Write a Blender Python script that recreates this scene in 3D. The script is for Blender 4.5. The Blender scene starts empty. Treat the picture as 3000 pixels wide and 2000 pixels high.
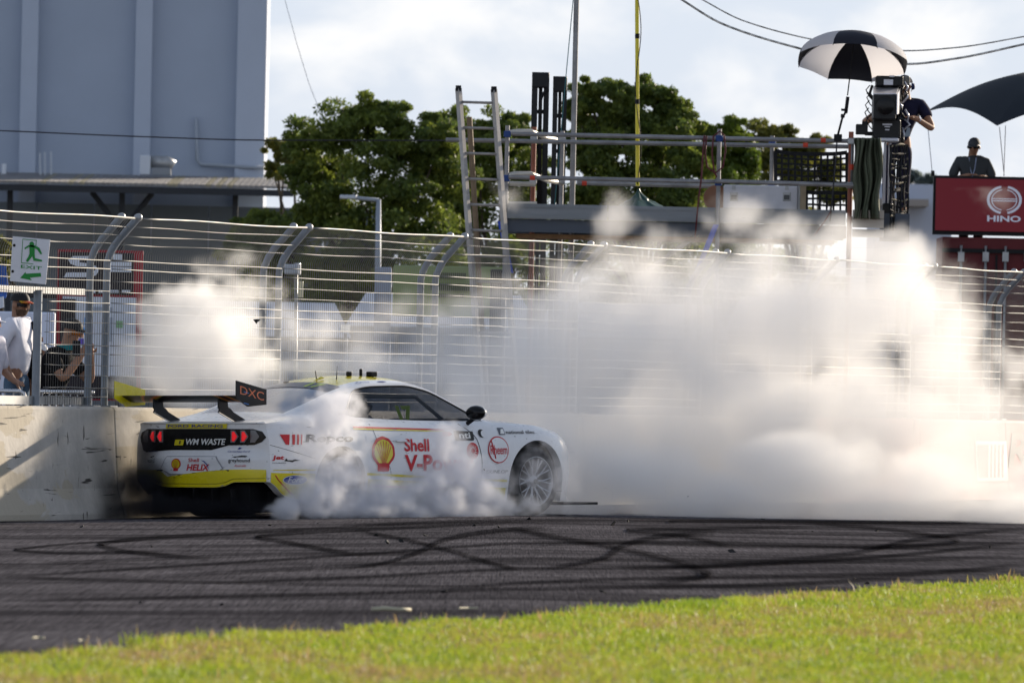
import bpy, bmesh, math, random
import numpy as np
from mathutils import Vector, Matrix, Euler
random.seed(7); RNG = np.random.default_rng(7)
sc = bpy.context.scene
COL = sc.collection
# ---------------------------------------------------------------- camera
F = 33333.0            # focal length in photo pixels (400 mm on a 36 mm wide frame, 3000 px)
HZ, CAMH = 1140.0, 1.2 # horizon row of the photo, eye height in metres
ROLL = math.radians(1.2)
cam = bpy.data.cameras.new('camera'); cam.lens = 400; cam.sensor_width = 36
cam.clip_start = 1; cam.clip_end = 6000
cam.dof.use_dof = True; cam.dof.focus_distance = 109; cam.dof.aperture_fstop = 11
camo = bpy.data.objects.new('camera', cam); COL.objects.link(camo); sc.camera = camo
camo.location = (0, 0, CAMH)
camo.rotation_euler = (Matrix.Rotation(math.pi/2 + (HZ-1000)/F, 3, 'X') @ Matrix.Rotation(ROLL, 3, 'Z')).to_euler()
# ---------------------------------------------------------------- sky and sun
SUN_AZ, SUN_EL = math.radians(41), math.radians(14.5)
SUND = Vector((math.sin(SUN_AZ)*math.cos(SUN_EL), math.cos(SUN_AZ)*math.cos(SUN_EL), math.sin(SUN_EL)))
world = bpy.data.worlds.new('World'); sc.world = world; world.use_nodes = True
wn, wl = world.node_tree.nodes, world.node_tree.links
bg = wn['Background']; bg.inputs[1].default_value = 0.077
sky = wn.new('ShaderNodeTexSky'); sky.sky_type = 'NISHITA'; sky.sun_disc = False
sky.sun_elevation = SUN_EL; sky.sun_rotation = SUN_AZ; sky.dust_density = 0.3; sky.air_density = 1.0; sky.ozone_density = 3.0
tc = wn.new('ShaderNodeTexCoord')
mp = wn.new('ShaderNodeMapping'); mp.inputs['Scale'].default_value = (1, 1, 1.7); mp.inputs['Location'].default_value = (.37, 0, .052)
wl.new(tc.outputs['Generated'], mp.inputs[0])
cn = wn.new('ShaderNodeTexNoise'); cn.inputs['Scale'].default_value = 52; cn.inputs['Detail'].default_value = 6; cn.inputs['Roughness'].default_value = .52
cn.inputs['Distortion'].default_value = .25
wl.new(mp.outputs[0], cn.inputs['Vector'])
cr = wn.new('ShaderNodeMapRange'); cr.interpolation_type = 'SMOOTHSTEP'
cr.inputs[1].default_value = .42; cr.inputs[2].default_value = .68; cr.inputs[3].default_value = 0; cr.inputs[4].default_value = 1
wl.new(cn.outputs['Fac'], cr.inputs[0])
# thin high veil over the whole dome, with brighter clouds in it
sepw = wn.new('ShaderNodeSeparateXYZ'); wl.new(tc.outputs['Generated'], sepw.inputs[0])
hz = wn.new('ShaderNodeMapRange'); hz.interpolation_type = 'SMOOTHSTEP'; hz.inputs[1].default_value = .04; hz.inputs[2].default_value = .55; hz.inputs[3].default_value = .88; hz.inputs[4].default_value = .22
wl.new(sepw.outputs[2], hz.inputs[0])               # haze and clouds thin towards the zenith, shaped to cut the ambient light
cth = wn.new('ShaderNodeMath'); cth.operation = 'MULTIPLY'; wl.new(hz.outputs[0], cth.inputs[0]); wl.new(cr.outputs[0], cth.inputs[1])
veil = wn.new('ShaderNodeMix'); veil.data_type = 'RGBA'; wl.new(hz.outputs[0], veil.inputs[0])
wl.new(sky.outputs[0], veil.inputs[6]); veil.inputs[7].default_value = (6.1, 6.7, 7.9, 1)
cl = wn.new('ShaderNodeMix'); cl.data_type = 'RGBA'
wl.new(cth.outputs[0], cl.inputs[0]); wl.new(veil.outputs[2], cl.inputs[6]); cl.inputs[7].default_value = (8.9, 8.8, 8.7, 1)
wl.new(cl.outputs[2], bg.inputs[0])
sun = bpy.data.lights.new('sun', 'SUN'); sun.energy = 5.0; sun.angle = math.radians(.53); sun.color = (1, .86, .68)
suno = bpy.data.objects.new('sun', sun); COL.objects.link(suno); suno.rotation_euler = SUND.to_track_quat('Z', 'Y').to_euler()
suno.location = (60, 60, 40)
# ---------------------------------------------------------------- film
sc.render.engine = 'CYCLES'
sc.view_settings.view_transform = 'Standard'; sc.view_settings.look = 'None'; sc.view_settings.gamma = 1
sc.view_settings.exposure = 0.64
sc.cycles.volume_bounces = 14; sc.cycles.volume_step_rate = 4; sc.cycles.volume_max_steps = 256
sc.cycles.max_bounces = 16; sc.cycles.transparent_max_bounces = 24; sc.cycles.diffuse_bounces = 3; sc.cycles.glossy_bounces = 3
sc.cycles.use_denoising = True; sc.cycles.use_adaptive_sampling = True; sc.cycles.adaptive_threshold = .02
sc.cycles.sample_clamp_indirect = 6
# ---------------------------------------------------------------- helpers
def P(x, y, D):
    """Point seen at photo pixel (x, y) at the distance D (used to lay the place out)."""
    c, s = math.cos(ROLL), math.sin(ROLL); dx, dy = x-1500, y-1000
    x2, y2 = c*dx+s*dy, -s*dx+c*dy
    return Vector((x2/F*D, D, CAMH+(HZ-1000-y2)/F*D))
def G(x, y, z=0.0):
    c, s = math.cos(ROLL), math.sin(ROLL); dx, dy = x-1500, y-1000
    y2 = -s*dx+c*dy
    D = (CAMH-z)*F/(y2-(HZ-1000)); p = P(x, y, D); p.z = z
    return p
def S(D): return F/D
def gz(X): return .025*min(X, 0.0)
def lin(r, g, b):
    return tuple((c/255/12.92 if c <= 10 else ((c/255+.055)/1.055)**2.4) for c in (r, g, b))
def cubic(tab):
    xs = [t[0] for t in tab]; ys = [t[1] for t in tab]; n = len(xs); m = []
    for i in range(n):
        if i == 0: m.append((ys[1]-ys[0])/(xs[1]-xs[0]))
        elif i == n-1: m.append((ys[-1]-ys[-2])/(xs[-1]-xs[-2]))
        else:
            a = (ys[i]-ys[i-1])/(xs[i]-xs[i-1]); b = (ys[i+1]-ys[i])/(xs[i+1]-xs[i])
            m.append(0 if a*b <= 0 else 2*a*b/(a+b))
    def f(x):
        if x <= xs[0]: return ys[0]
        if x >= xs[-1]: return ys[-1]
        for i in range(n-1):
            if x <= xs[i+1]: break
        h = xs[i+1]-xs[i]; t = (x-xs[i])/h
        return (ys[i]*(2*t**3-3*t*t+1)+m[i]*h*(t**3-2*t*t+t)+ys[i+1]*(-2*t**3+3*t*t)+m[i+1]*h*(t**3-t*t))
    return f
def sstep(t): t = max(0, min(1, t)); return t*t*(3-2*t)

MATS = {}
def mat(name, col, rough=.6, metal=0.0, var=0, vscale=8, bump=0, bscale=40, col2=None, trans=0, coat=0, alpha=1, emit=None, stretch=None, spec=.3):
    if name in MATS: return MATS[name]
    m = bpy.data.materials.new(name); m.use_nodes = True
    n, l = m.node_tree.nodes, m.node_tree.links
    b = n['Principled BSDF']; b.inputs['Base Color'].default_value = (*col, 1)
    b.inputs['Roughness'].default_value = rough; b.inputs['Metallic'].default_value = metal
    b.inputs['Specular IOR Level'].default_value = spec
    if coat: b.inputs['Coat Weight'].default_value = coat; b.inputs['Coat Roughness'].default_value = .06
    if alpha < 1: b.inputs['Alpha'].default_value = alpha
    if emit: b.inputs['Emission Color'].default_value = (*emit[:3], 1); b.inputs['Emission Strength'].default_value = emit[3]
    if var or bump:
        t = n.new('ShaderNodeTexCoord'); vec = t.outputs['Object']
        if stretch:
            mpp = n.new('ShaderNodeMapping'); mpp.inputs['Scale'].default_value = stretch; l.new(vec, mpp.inputs[0]); vec = mpp.outputs[0]
    if var:
        z = n.new('ShaderNodeTexNoise'); z.inputs['Scale'].default_value = vscale; z.inputs['Detail'].default_value = 6; z.inputs['Roughness'].default_value = .6
        l.new(vec, z.inputs['Vector'])
        mr = n.new('ShaderNodeMapRange'); mr.inputs[1].default_value = .35; mr.inputs[2].default_value = .65; l.new(z.outputs[0], mr.inputs[0])
        mx = n.new('ShaderNodeMix'); mx.data_type = 'RGBA'; l.new(mr.outputs[0], mx.inputs[0])
        c2 = col2 or tuple(c*(1-var) for c in col)
        mx.inputs[6].default_value = (*col, 1); mx.inputs[7].default_value = (*c2, 1); l.new(mx.outputs[2], b.inputs['Base Color'])
        mr2 = n.new('ShaderNodeMapRange'); mr2.inputs[3].default_value = max(0, rough-.08); mr2.inputs[4].default_value = min(1, rough+.1)
        l.new(z.outputs[0], mr2.inputs[0]); l.new(mr2.outputs[0], b.inputs['Roughness'])
    if bump:
        z2 = n.new('ShaderNodeTexNoise'); z2.inputs['Scale'].default_value = bscale; z2.inputs['Detail'].default_value = 4; l.new(vec, z2.inputs['Vector'])
        bp = n.new('ShaderNodeBump'); bp.inputs['Strength'].default_value = bump; bp.inputs['Distance'].default_value = .02
        l.new(z2.outputs[0], bp.inputs['Height']); l.new(bp.outputs[0], b.inputs['Normal'])
    if trans:
        tr = n.new('ShaderNodeBsdfTranslucent'); tr.inputs[0].default_value = (*col, 1)
        if var: l.new(mx.outputs[2], tr.inputs[0])
        ms = n.new('ShaderNodeMixShader'); ms.inputs[0].default_value = trans
        l.new(b.outputs[0], ms.inputs[1]); l.new(tr.outputs[0], ms.inputs[2]); l.new(ms.outputs[0], n['Material Output'].inputs[0])
    MATS[name] = m
    return m

ORG = {}
def tag(o, label=None, cat=None, group=None, kind=None):
    if label: o['label'] = label
    if cat: o['category'] = cat
    if group: o['group'] = group
    if kind: o['kind'] = kind
    return o
def thing(name, label, cat, loc=(0, 0, 0), group=None, rot=None, local=False):
    o = bpy.data.objects.new(name, None); COL.objects.link(o); o.location = loc; o.empty_display_size = .2
    if rot is not None: o.rotation_euler = rot
    ORG[o.name] = Vector((0, 0, 0)) if local else Vector(loc)
    return tag(o, label, cat, group)
def link(name, me, parent=None):
    o = bpy.data.objects.new(name, me); COL.objects.link(o)
    if parent is not None:
        o.parent = parent; ORG[o.name] = ORG.get(parent.name, Vector((0, 0, 0)))
    return o
class MB:
    def __init__(s): s.v = []; s.f = []
    def add(s, vs, fs):
        k = len(s.v); s.v += [tuple(v) for v in vs]; s.f += [tuple(i+k for i in f) for f in fs]; return s
    def box(s, c, size, R=None):
        c = Vector(c); h = Vector(size)/2; vs = []
        for x in (-1, 1):
            for y in (-1, 1):
                for z in (-1, 1):
                    p = Vector((x*h.x, y*h.y, z*h.z)); vs.append(c+(R @ p if R is not None else p))
        return s.add(vs, [(0, 1, 3, 2), (4, 6, 7, 5), (0, 4, 5, 1), (2, 3, 7, 6), (0, 2, 6, 4), (1, 5, 7, 3)])
    def tube(s, pts, r, n=8, cap=True):
        pts = [Vector(p) for p in pts]; m = len(pts); rs = r if isinstance(r, (list, tuple)) else [r]*m
        vs = []; u0 = None
        for i, p in enumerate(pts):
            t = (pts[min(i+1, m-1)]-pts[max(i-1, 0)]).normalized()
            if u0 is None:
                a = Vector((0, 0, 1)) if abs(t.z) < .9 else Vector((1, 0, 0)); u = t.cross(a).normalized()
            else: u = (u0-t*u0.dot(t)).normalized()
            w = t.cross(u); u0 = u
            for k in range(n):
                a = 2*math.pi*k/n; vs.append(p+u*math.cos(a)*rs[i]+w*math.sin(a)*rs[i])
        fs = [(i*n+k, i*n+(k+1) % n, (i+1)*n+(k+1) % n, (i+1)*n+k) for i in range(m-1) for k in range(n)]
        if cap: fs += [tuple(range(n-1, -1, -1)), tuple(range((m-1)*n, m*n))]
        return s.add(vs, fs)
    def prism(s, pts, off):
        pts = [Vector(p) for p in pts]; off = Vector(off); n = len(pts)
        return s.add(pts+[p+off for p in pts], [tuple(range(n)), tuple(range(2*n-1, n-1, -1))]+[(i, i+n, (i+1) % n+n, (i+1) % n) for i in range(n)])
    def grid(s, fn, nu, nv, wrapu=False):
        vs = [fn(i/nu if not wrapu else i/nu, j/nv) for i in range(nu+(0 if wrapu else 1)) for j in range(nv+1)]
        m = nu if wrapu else nu+1; fs = []
        for i in range(nu):
            for j in range(nv):
                a = i*(nv+1)+j; b = ((i+1) % m)*(nv+1)+j; fs.append((a, b, b+1, a+1))
        return s.add(vs, fs)
    def lathe(s, prof, c, axis, n=24):
        c = Vector(c); a = Vector(axis).normalized(); t = Vector((0, 0, 1)) if abs(a.z) < .9 else Vector((1, 0, 0))
        u = a.cross(t).normalized(); w = a.cross(u); k = len(prof); vs = []
        for i in range(n):
            q = 2*math.pi*i/n; d = u*math.cos(q)+w*math.sin(q)
            vs += [c+a*h+d*r for r, h in prof]
        fs = [(i*k+j, ((i+1) % n)*k+j, ((i+1) % n)*k+j+1, i*k+j+1) for i in range(n) for j in range(k-1)]
        return s.add(vs, fs)
    def mesh(s, name, org=Vector((0, 0, 0)), smooth=False):
        me = bpy.data.meshes.new(name)
        me.from_pydata([(v[0]-org[0], v[1]-org[1], v[2]-org[2]) for v in s.v], [], s.f); me.update()
        if smooth: me.polygons.foreach_set('use_smooth', [True]*len(me.polygons))
        return me
    def build(s, name, m, parent=None, smooth=False, bevel=0, weld=False, solid=0, angle=None, org=None):
        o0 = ORG.get(parent.name, Vector((0, 0, 0))) if parent is not None else (Vector(org) if org is not None else Vector((0, 0, 0)))
        me = s.mesh(name, o0, smooth)
        if weld or bevel:
            b = bmesh.new(); b.from_mesh(me); bmesh.ops.remove_doubles(b, verts=b.verts, dist=1e-4)
            bmesh.ops.recalc_face_normals(b, faces=b.faces); b.to_mesh(me); b.free()
        o = link(name, me, parent)
        if parent is None and org is not None: o.location = org
        if m is not None: me.materials.append(m)
        if solid:
            d = o.modifiers.new('thickness', 'SOLIDIFY'); d.thickness = solid; d.offset = -1
        if bevel:
            d = o.modifiers.new('bevel', 'BEVEL'); d.width = bevel; d.segments = 2; d.limit_method = 'ANGLE'
        if angle:
            try: me.set_sharp_from_angle(angle=math.radians(angle))
            except Exception: pass
        return o
def text_mesh(s, bold=.0, shear=0, spacing=1.0):
    cu = bpy.data.curves.new('lettering', 'FONT'); cu.body = s; cu.size = 1; cu.offset = bold; cu.shear = shear; cu.space_character = spacing; cu.resolution_u = 3
    o = bpy.data.objects.new('lettering', cu); COL.objects.link(o)
    dg = bpy.context.evaluated_depsgraph_get(); me = bpy.data.meshes.new_from_object(o.evaluated_get(dg))
    vs = [tuple(v.co) for v in me.vertices]; fs = [tuple(p.vertices) for p in me.polygons]
    bpy.data.objects.remove(o); bpy.data.curves.remove(cu); bpy.data.meshes.remove(me)
    return vs, fs
def subdiv2d(vs, fs, maxlen):
    b = bmesh.new(); bv = [b.verts.new((v[0], v[1], 0)) for v in vs]
    for f in fs:
        try: b.faces.new([bv[i] for i in f])
        except ValueError: pass
    bmesh.ops.triangulate(b, faces=b.faces)
    for _ in range(6):
        e = [x for x in b.edges if x.calc_length() > maxlen]
        if not e: break
        bmesh.ops.subdivide_edges(b, edges=e, cuts=1)
        bmesh.ops.triangulate(b, faces=[f for f in b.faces if len(f.verts) > 3])
    b.verts.ensure_lookup_table(); b.verts.index_update()
    r = [(v.co.x, v.co.y) for v in b.verts], [tuple(v.index for v in f.verts) for f in b.faces]
    b.free(); return r
def lettering(s, box, fn, name, m, parent, bold=.0, shear=0, spacing=1, maxlen=.05, flip=False):
    """Letters laid in the 2-D box (a0, a1, b0, b1) of a surface given by fn(a, b)."""
    vs, fs = text_mesh(s, bold, shear, spacing)
    xs = [v[0] for v in vs]; ys = [v[1] for v in vs]; a0, a1, b0, b1 = box
    x0, x1, y0, y1 = min(xs), max(xs), min(ys), max(ys)
    v2 = [(a0+(v[0]-x0)/(x1-x0)*(a1-a0), b0+(v[1]-y0)/(y1-y0)*(b1-b0)) for v in vs]
    v2, fs = subdiv2d(v2, fs, maxlen)
    mb = MB(); mb.add([fn(a, b) for a, b in v2], fs)
    return mb.build(name, m, parent)
def patch(outline, fn, name, m, parent, maxlen=.05, smooth=True):
    v2, fs = subdiv2d(outline, [tuple(range(len(outline)))], maxlen)
    mb = MB(); mb.add([fn(a, b) for a, b in v2], fs)
    return mb.build(name, m, parent, smooth=smooth)
def plane_fn(o, u, v, off=Vector((0, 0, 0))):
    o, u, v = Vector(o)+off, Vector(u), Vector(v)
    return lambda a, b: o+u*a+v*b
STEEL = mat('galvanised_steel', (.42, .43, .44), .42, .55, var=.25, vscale=6)
BLACKP = mat('black_plastic', (.009, .009, .011), .5, spec=.2)
RUBBER = mat('rubber', (.018, .018, .018), .8)
# ================================================================ ground, track, grass
def sheet(name, pts_fn, nx, ny, m, parent=None):
    mb = MB(); mb.grid(pts_fn, nx, ny); return mb.build(name, m, parent, smooth=True)
ground_m = mat('dry_earth', (.16, .14, .11), .95, var=.35, vscale=.3)
g = MB(); g.grid(lambda u, v: (-900+1800*u, -50+3000*v, -.14), 6, 6)
tag(g.build('ground', ground_m), kind='structure')

def asphalt():
    m = bpy.data.materials.new('asphalt'); m.use_nodes = True; n, l = m.node_tree.nodes, m.node_tree.links
    b = n['Principled BSDF']; t = n.new('ShaderNodeTexCoord')
    def noise(scale, sx, sy, det=5):
        mpp = n.new('ShaderNodeMapping'); mpp.inputs['Scale'].default_value = (sx, sy, 1); l.new(t.outputs['Object'], mpp.inputs[0])
        z = n.new('ShaderNodeTexNoise'); z.inputs['Scale'].default_value = scale; z.inputs['Detail'].default_value = det; z.inputs['Roughness'].default_value = .65
        l.new(mpp.outputs[0], z.inputs['Vector']); return z
    fine = noise(75, 1, .010, 3); big = noise(.35, 1, .25); streak = noise(1.1, .12, .35, 7); agg = noise(13, 1, .012, 5)
    def ramp(z, a, bb, c, d):
        r = n.new('ShaderNodeMapRange'); r.inputs[1].default_value = a; r.inputs[2].default_value = bb; r.inputs[3].default_value = c; r.inputs[4].default_value = d
        l.new(z.outputs[0], r.inputs[0]); return r.outputs[0]
    def mul(a, c):
        q = n.new('ShaderNodeMath'); q.operation = 'MULTIPLY'; l.new(a, q.inputs[0]); l.new(c, q.inputs[1]); return q.outputs[0]
    k = mul(mul(ramp(fine, .3, .7, .4, 1.6), ramp(big, .3, .7, .75, 1.25)), mul(ramp(streak, .38, .6, .35, 1.2), ramp(agg, .3, .7, .82, 1.18)))
    mx = n.new('ShaderNodeMix'); mx.data_type = 'RGBA'; l.new(k, mx.inputs[0]); mx.clamp_factor = False
    mx.inputs[6].default_value = (.018, .017, .019, 1); mx.inputs[7].default_value = (.098, .091, .097, 1)
    l.new(mx.outputs[2], b.inputs['Base Color']); b.inputs['Roughness'].default_value = .88; b.inputs['Specular IOR Level'].default_value = 0
    bp = n.new('ShaderNodeBump'); bp.inputs['Strength'].default_value = .5; bp.inputs['Distance'].default_value = .01; l.new(fine.outputs[0], bp.inputs['Height']); l.new(bp.outputs[0], b.inputs['Normal'])
    return m
ASPH = asphalt()
def trackf(u, v):
    X = -16+40*u; return (X, 20+160*v, gz(X)*(1 if X > -6 else 6/abs(X)))
TRACK = sheet('track', trackf, 80, 8, ASPH); tag(TRACK, kind='structure')

# skid marks: ribbons a few millimetres above the asphalt
def skid_mat():
    m = bpy.data.materials.new('tyre_rubber_mark'); m.use_nodes = True; n, l = m.node_tree.nodes, m.node_tree.links
    b = n['Principled BSDF']; b.inputs['Base Color'].default_value = (.003, .003, .004, 1); b.inputs['Roughness'].default_value = .8
    b.inputs['Specular IOR Level'].default_value = 0
    t = n.new('ShaderNodeTexCoord'); sp = n.new('ShaderNodeSeparateXYZ'); l.new(t.outputs['UV'], sp.inputs[0])
    z = n.new('ShaderNodeTexNoise'); z.inputs['Scale'].default_value = 3; z.inputs['Detail'].default_value = 6
    mpp = n.new('ShaderNodeMapping'); mpp.inputs['Scale'].default_value = (1, 6, 1); l.new(t.outputs['UV'], mpp.inputs[0]); l.new(mpp.outputs[0], z.inputs['Vector'])
    # soft across its width, streaky along it
    a = n.new('ShaderNodeMath'); a.operation = 'PINGPONG'; a.inputs[1].default_value = .5; l.new(sp.outputs[1], a.inputs[0])
    r = n.new('ShaderNodeMapRange'); r.interpolation_type = 'SMOOTHSTEP'; r.inputs[1].default_value = 0; r.inputs[2].default_value = .34; l.new(a.outputs[0], r.inputs[0])
    q = n.new('ShaderNodeMapRange'); q.inputs[1].default_value = .3; q.inputs[2].default_value = .65; q.inputs[3].default_value = .25; q.inputs[4].default_value = 1; l.new(z.outputs[0], q.inputs[0])
    e = n.new('ShaderNodeMath'); e.operation = 'PINGPONG'; e.inputs[1].default_value = .5; l.new(sp.outputs[0], e.inputs[0])
    e2 = n.new('ShaderNodeMapRange'); e2.inputs[1].default_value = 0; e2.inputs[2].default_value = .12; l.new(e.outputs[0], e2.inputs[0])
    k = n.new('ShaderNodeMath'); k.operation = 'MULTIPLY'; l.new(r.outputs[0], k.inputs[0]); l.new(q.outputs[0], k.inputs[1])
    k2 = n.new('ShaderNodeMath'); k2.operation = 'MULTIPLY'; l.new(k.outputs[0], k2.inputs[0]); l.new(e2.outputs[0], k2.inputs[1]); 
    k3 = n.new('ShaderNodeMath'); k3.operation = 'MULTIPLY'; l.new(k2.outputs[0], k3.inputs[0]); k3.inputs[1].default_value = .66; l.new(k3.outputs[0], b.inputs['Alpha'])
    return m
SKID = skid_mat()
def skid(pts, w):
    n = 60; xs = []
    tab = list(range(len(pts)))
    fx = cubic([(i, p[0]) for i, p in enumerate(pts)]) if len(pts) > 2 else None
    def ev(t):
        t = t*(len(pts)-1); i = min(int(t), len(pts)-2); f = t-i
        p0, p1, p2, p3 = pts[max(i-1, 0)], pts[i], pts[i+1], pts[min(i+2, len(pts)-1)]
        o = []
        for k in (0, 1):
            a, b, c, d = p0[k], p1[k], p2[k], p3[k]
            o.append(.5*((2*b)+(-a+c)*f+(2*a-5*b+4*c-d)*f*f+(-a+3*b-3*c+d)*f**3))
        return o
    mb = MB(); uv = []
    ww = w if isinstance(w, (list, tuple)) else (w, w)
    L = [ev(i/n) for i in range(n+1)]
    for i, (x, y) in enumerate(L):
        x2, y2 = L[min(i+1, n)]; x1, y1 = L[max(i-1, 0)]
        tx, ty = x2-x1, (y2-y1); q = math.hypot(tx, ty) or 1; nx, ny = -ty/q, tx/q
        h = (ww[0]+(ww[1]-ww[0])*i/n)*.62; nx *= 2.2
        for sgn in (-1, 1):
            p = G(x+nx*h*sgn, y+ny*h*sgn); p.z = gz(p.x)+.004+.0006*len(SKIDS); mb.v.append(tuple(p)); uv.append((i/n, 0 if sgn < 0 else 1))
    mb.f = [(2*i, 2*i+1, 2*i+3, 2*i+2) for i in range(n)]
    o = mb.build('skid_mark', SKID, TRACK); SKIDS.append(o)
    ul = o.data.uv_layers.new(name='UVMap')
    for lp in o.data.loops: ul.data[lp.index].uv = uv[lp.vertex_index]
SKIDS = []
for pts, w in [
    ([(520, 1555), (230, 1560), (70, 1572), (60, 1578), (200, 1588), (480, 1592)], (6, 10)),
    ([(1250, 1528), (760, 1540), (400, 1552), (296, 1565), (330, 1580), (440, 1597), (640, 1618)], (12, 16)),
    ([(1600, 1530), (1100, 1541), (830, 1548), (755, 1557), (830, 1571), (960, 1598), (1040, 1612)], (10, 16)),
    ([(1620, 1546), (1420, 1558), (1290, 1580), (1235, 1608), (1130, 1640), (1000, 1655)], (18, 10)),
    ([(1040, 1543), (1180, 1572), (1300, 1605), (1440, 1650), (1520, 1670)], (12, 14)),
    ([(0, 1654), (500, 1636), (1100, 1612), (1600, 1590), (2200, 1600), (3000, 1612)], (8, 10)),
    ([(0, 1726), (600, 1727), (1200, 1728), (1700, 1724), (2300, 1712), (2700, 1690)], (10, 16)),
    ([(540, 1687), (1000, 1682), (1500, 1668), (2100, 1660), (2600, 1630), (3000, 1590)], (9, 12)),
    ([(1300, 1720), (1800, 1698), (2300, 1690), (2700, 1680), (3000, 1658)], (10, 18)),
    ([(0, 1655), (700, 1690), (1500, 1722)], (8, 6)),
    ([(1490, 1548), (1600, 1570), (1850, 1616), (2030, 1664), (2060, 1690), (1900, 1712)], (14, 22)),
    ([(2100, 1560), (1930, 1574), (1820, 1602), (1760, 1640), (1600, 1668)], (18, 14)),
    ([(2400, 1545), (1980, 1552), (1840, 1556), (2000, 1572), (2150, 1606)], (10, 12)),
    ([(3000, 1550), (2700, 1580), (2500, 1622), (2200, 1652), (1800, 1668)], (12, 18)),
    ([(2350, 1535), (2600, 1552), (2800, 1585), (2700, 1600), (2500, 1608)], (10, 12)),
    ([(1500, 1598), (2000, 1590), (2500, 1600), (3000, 1592)], (6, 9)),
    ([(1000, 1528), (1600, 1526), (2200, 1530), (3000, 1538)], (8, 12)),
    ([(100, 1620), (700, 1610), (1300, 1620)], (6, 8)), ([(400, 1668), (1000, 1650), (1700, 1640), (2400, 1648), (3000, 1630)], (9, 8)),
    ([(1800, 1545), (2200, 1560), (2600, 1568), (3000, 1575)], (8, 8)), ([(1980, 1534), (2010, 1528), (2500, 1530), (2900, 1533)], (5, 8))]:
    skid(pts, w)

# grass verge: a raised sheet and blades
E0, E1 = G(0, 1915, .02), G(3000, 1692, .02)
edir = (E1-E0).normalized(); enor = Vector((edir.y, -edir.x, 0))    # towards the camera side
def edge_wob(t): return .10*math.sin(t*1.3)+.07*math.sin(t*3.1+1)+.05*math.sin(t*7.7)
def grass_mat():
    m = bpy.data.materials.new('grass_blades'); m.use_nodes = True; n, l = m.node_tree.nodes, m.node_tree.links
    b = n['Principled BSDF']; t = n.new('ShaderNodeTexCoord')
    z = n.new('ShaderNodeTexNoise'); z.inputs['Scale'].default_value = .9; z.inputs['Detail'].default_value = 5; z.inputs['Roughness'].default_value = .65
    mpp = n.new('ShaderNodeMapping'); mpp.inputs['Scale'].default_value = (1.3, .22, .2); l.new(t.outputs['Object'], mpp.inputs[0]); l.new(mpp.outputs[0], z.inputs['Vector'])
    r = n.new('ShaderNodeMapRange'); r.inputs[1].default_value = .43; r.inputs[2].default_value = .66; l.new(z.outputs[0], r.inputs[0])
    at = n.new('ShaderNodeAttribute'); at.attribute_name = 'blade'
    ad = n.new('ShaderNodeMath'); ad.operation = 'MULTIPLY_ADD'; ad.inputs[1].default_value = .9; l.new(at.outputs['Fac'], ad.inputs[0]); l.new(r.outputs[0], ad.inputs[2])
    cr2 = n.new('ShaderNodeValToRGB'); e = cr2.color_ramp.elements
    e[0].position = 0; e[0].color = (.17, .28, .018, 1); e[1].position = 1.0; e[1].color = (.36, .25, .12, 1)
    e2 = cr2.color_ramp.elements.new(.5); e2.color = (.36, .41, .035, 1); e3 = cr2.color_ramp.elements.new(.78); e3.color = (.34, .29, .07, 1)
    mm = n.new('ShaderNodeMath'); mm.operation = 'MULTIPLY'; mm.inputs[1].default_value = .66; l.new(ad.outputs[0], mm.inputs[0]); l.new(mm.outputs[0], cr2.inputs[0])
    l.new(cr2.outputs[0], b.inputs['Base Color']); b.inputs['Roughness'].default_value = .55
    tr = n.new('ShaderNodeBsdfTranslucent'); l.new(cr2.outputs[0], tr.inputs[0]); ms = n.new('ShaderNodeMixShader'); ms.inputs[0].default_value = .5
    l.new(b.outputs[0], ms.inputs[1]); l.new(tr.outputs[0], ms.inputs[2]); l.new(ms.outputs[0], n['Material Output'].inputs[0])
    return m
soil_m = mat('turf_soil', (.07, .065, .02), .95, var=.5, vscale=3, col2=(.05, .07, .012))
def vergef(u, v):
    t = -30+90*u; d = edge_wob(t)+80*v**2
    p = E0+edir*t+enor*d; return (p.x, p.y, .012 if v > 0 else gz(p.x)-.03)
tag(sheet('grass_verge', vergef, 160, 40, soil_m), kind='structure')
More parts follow.
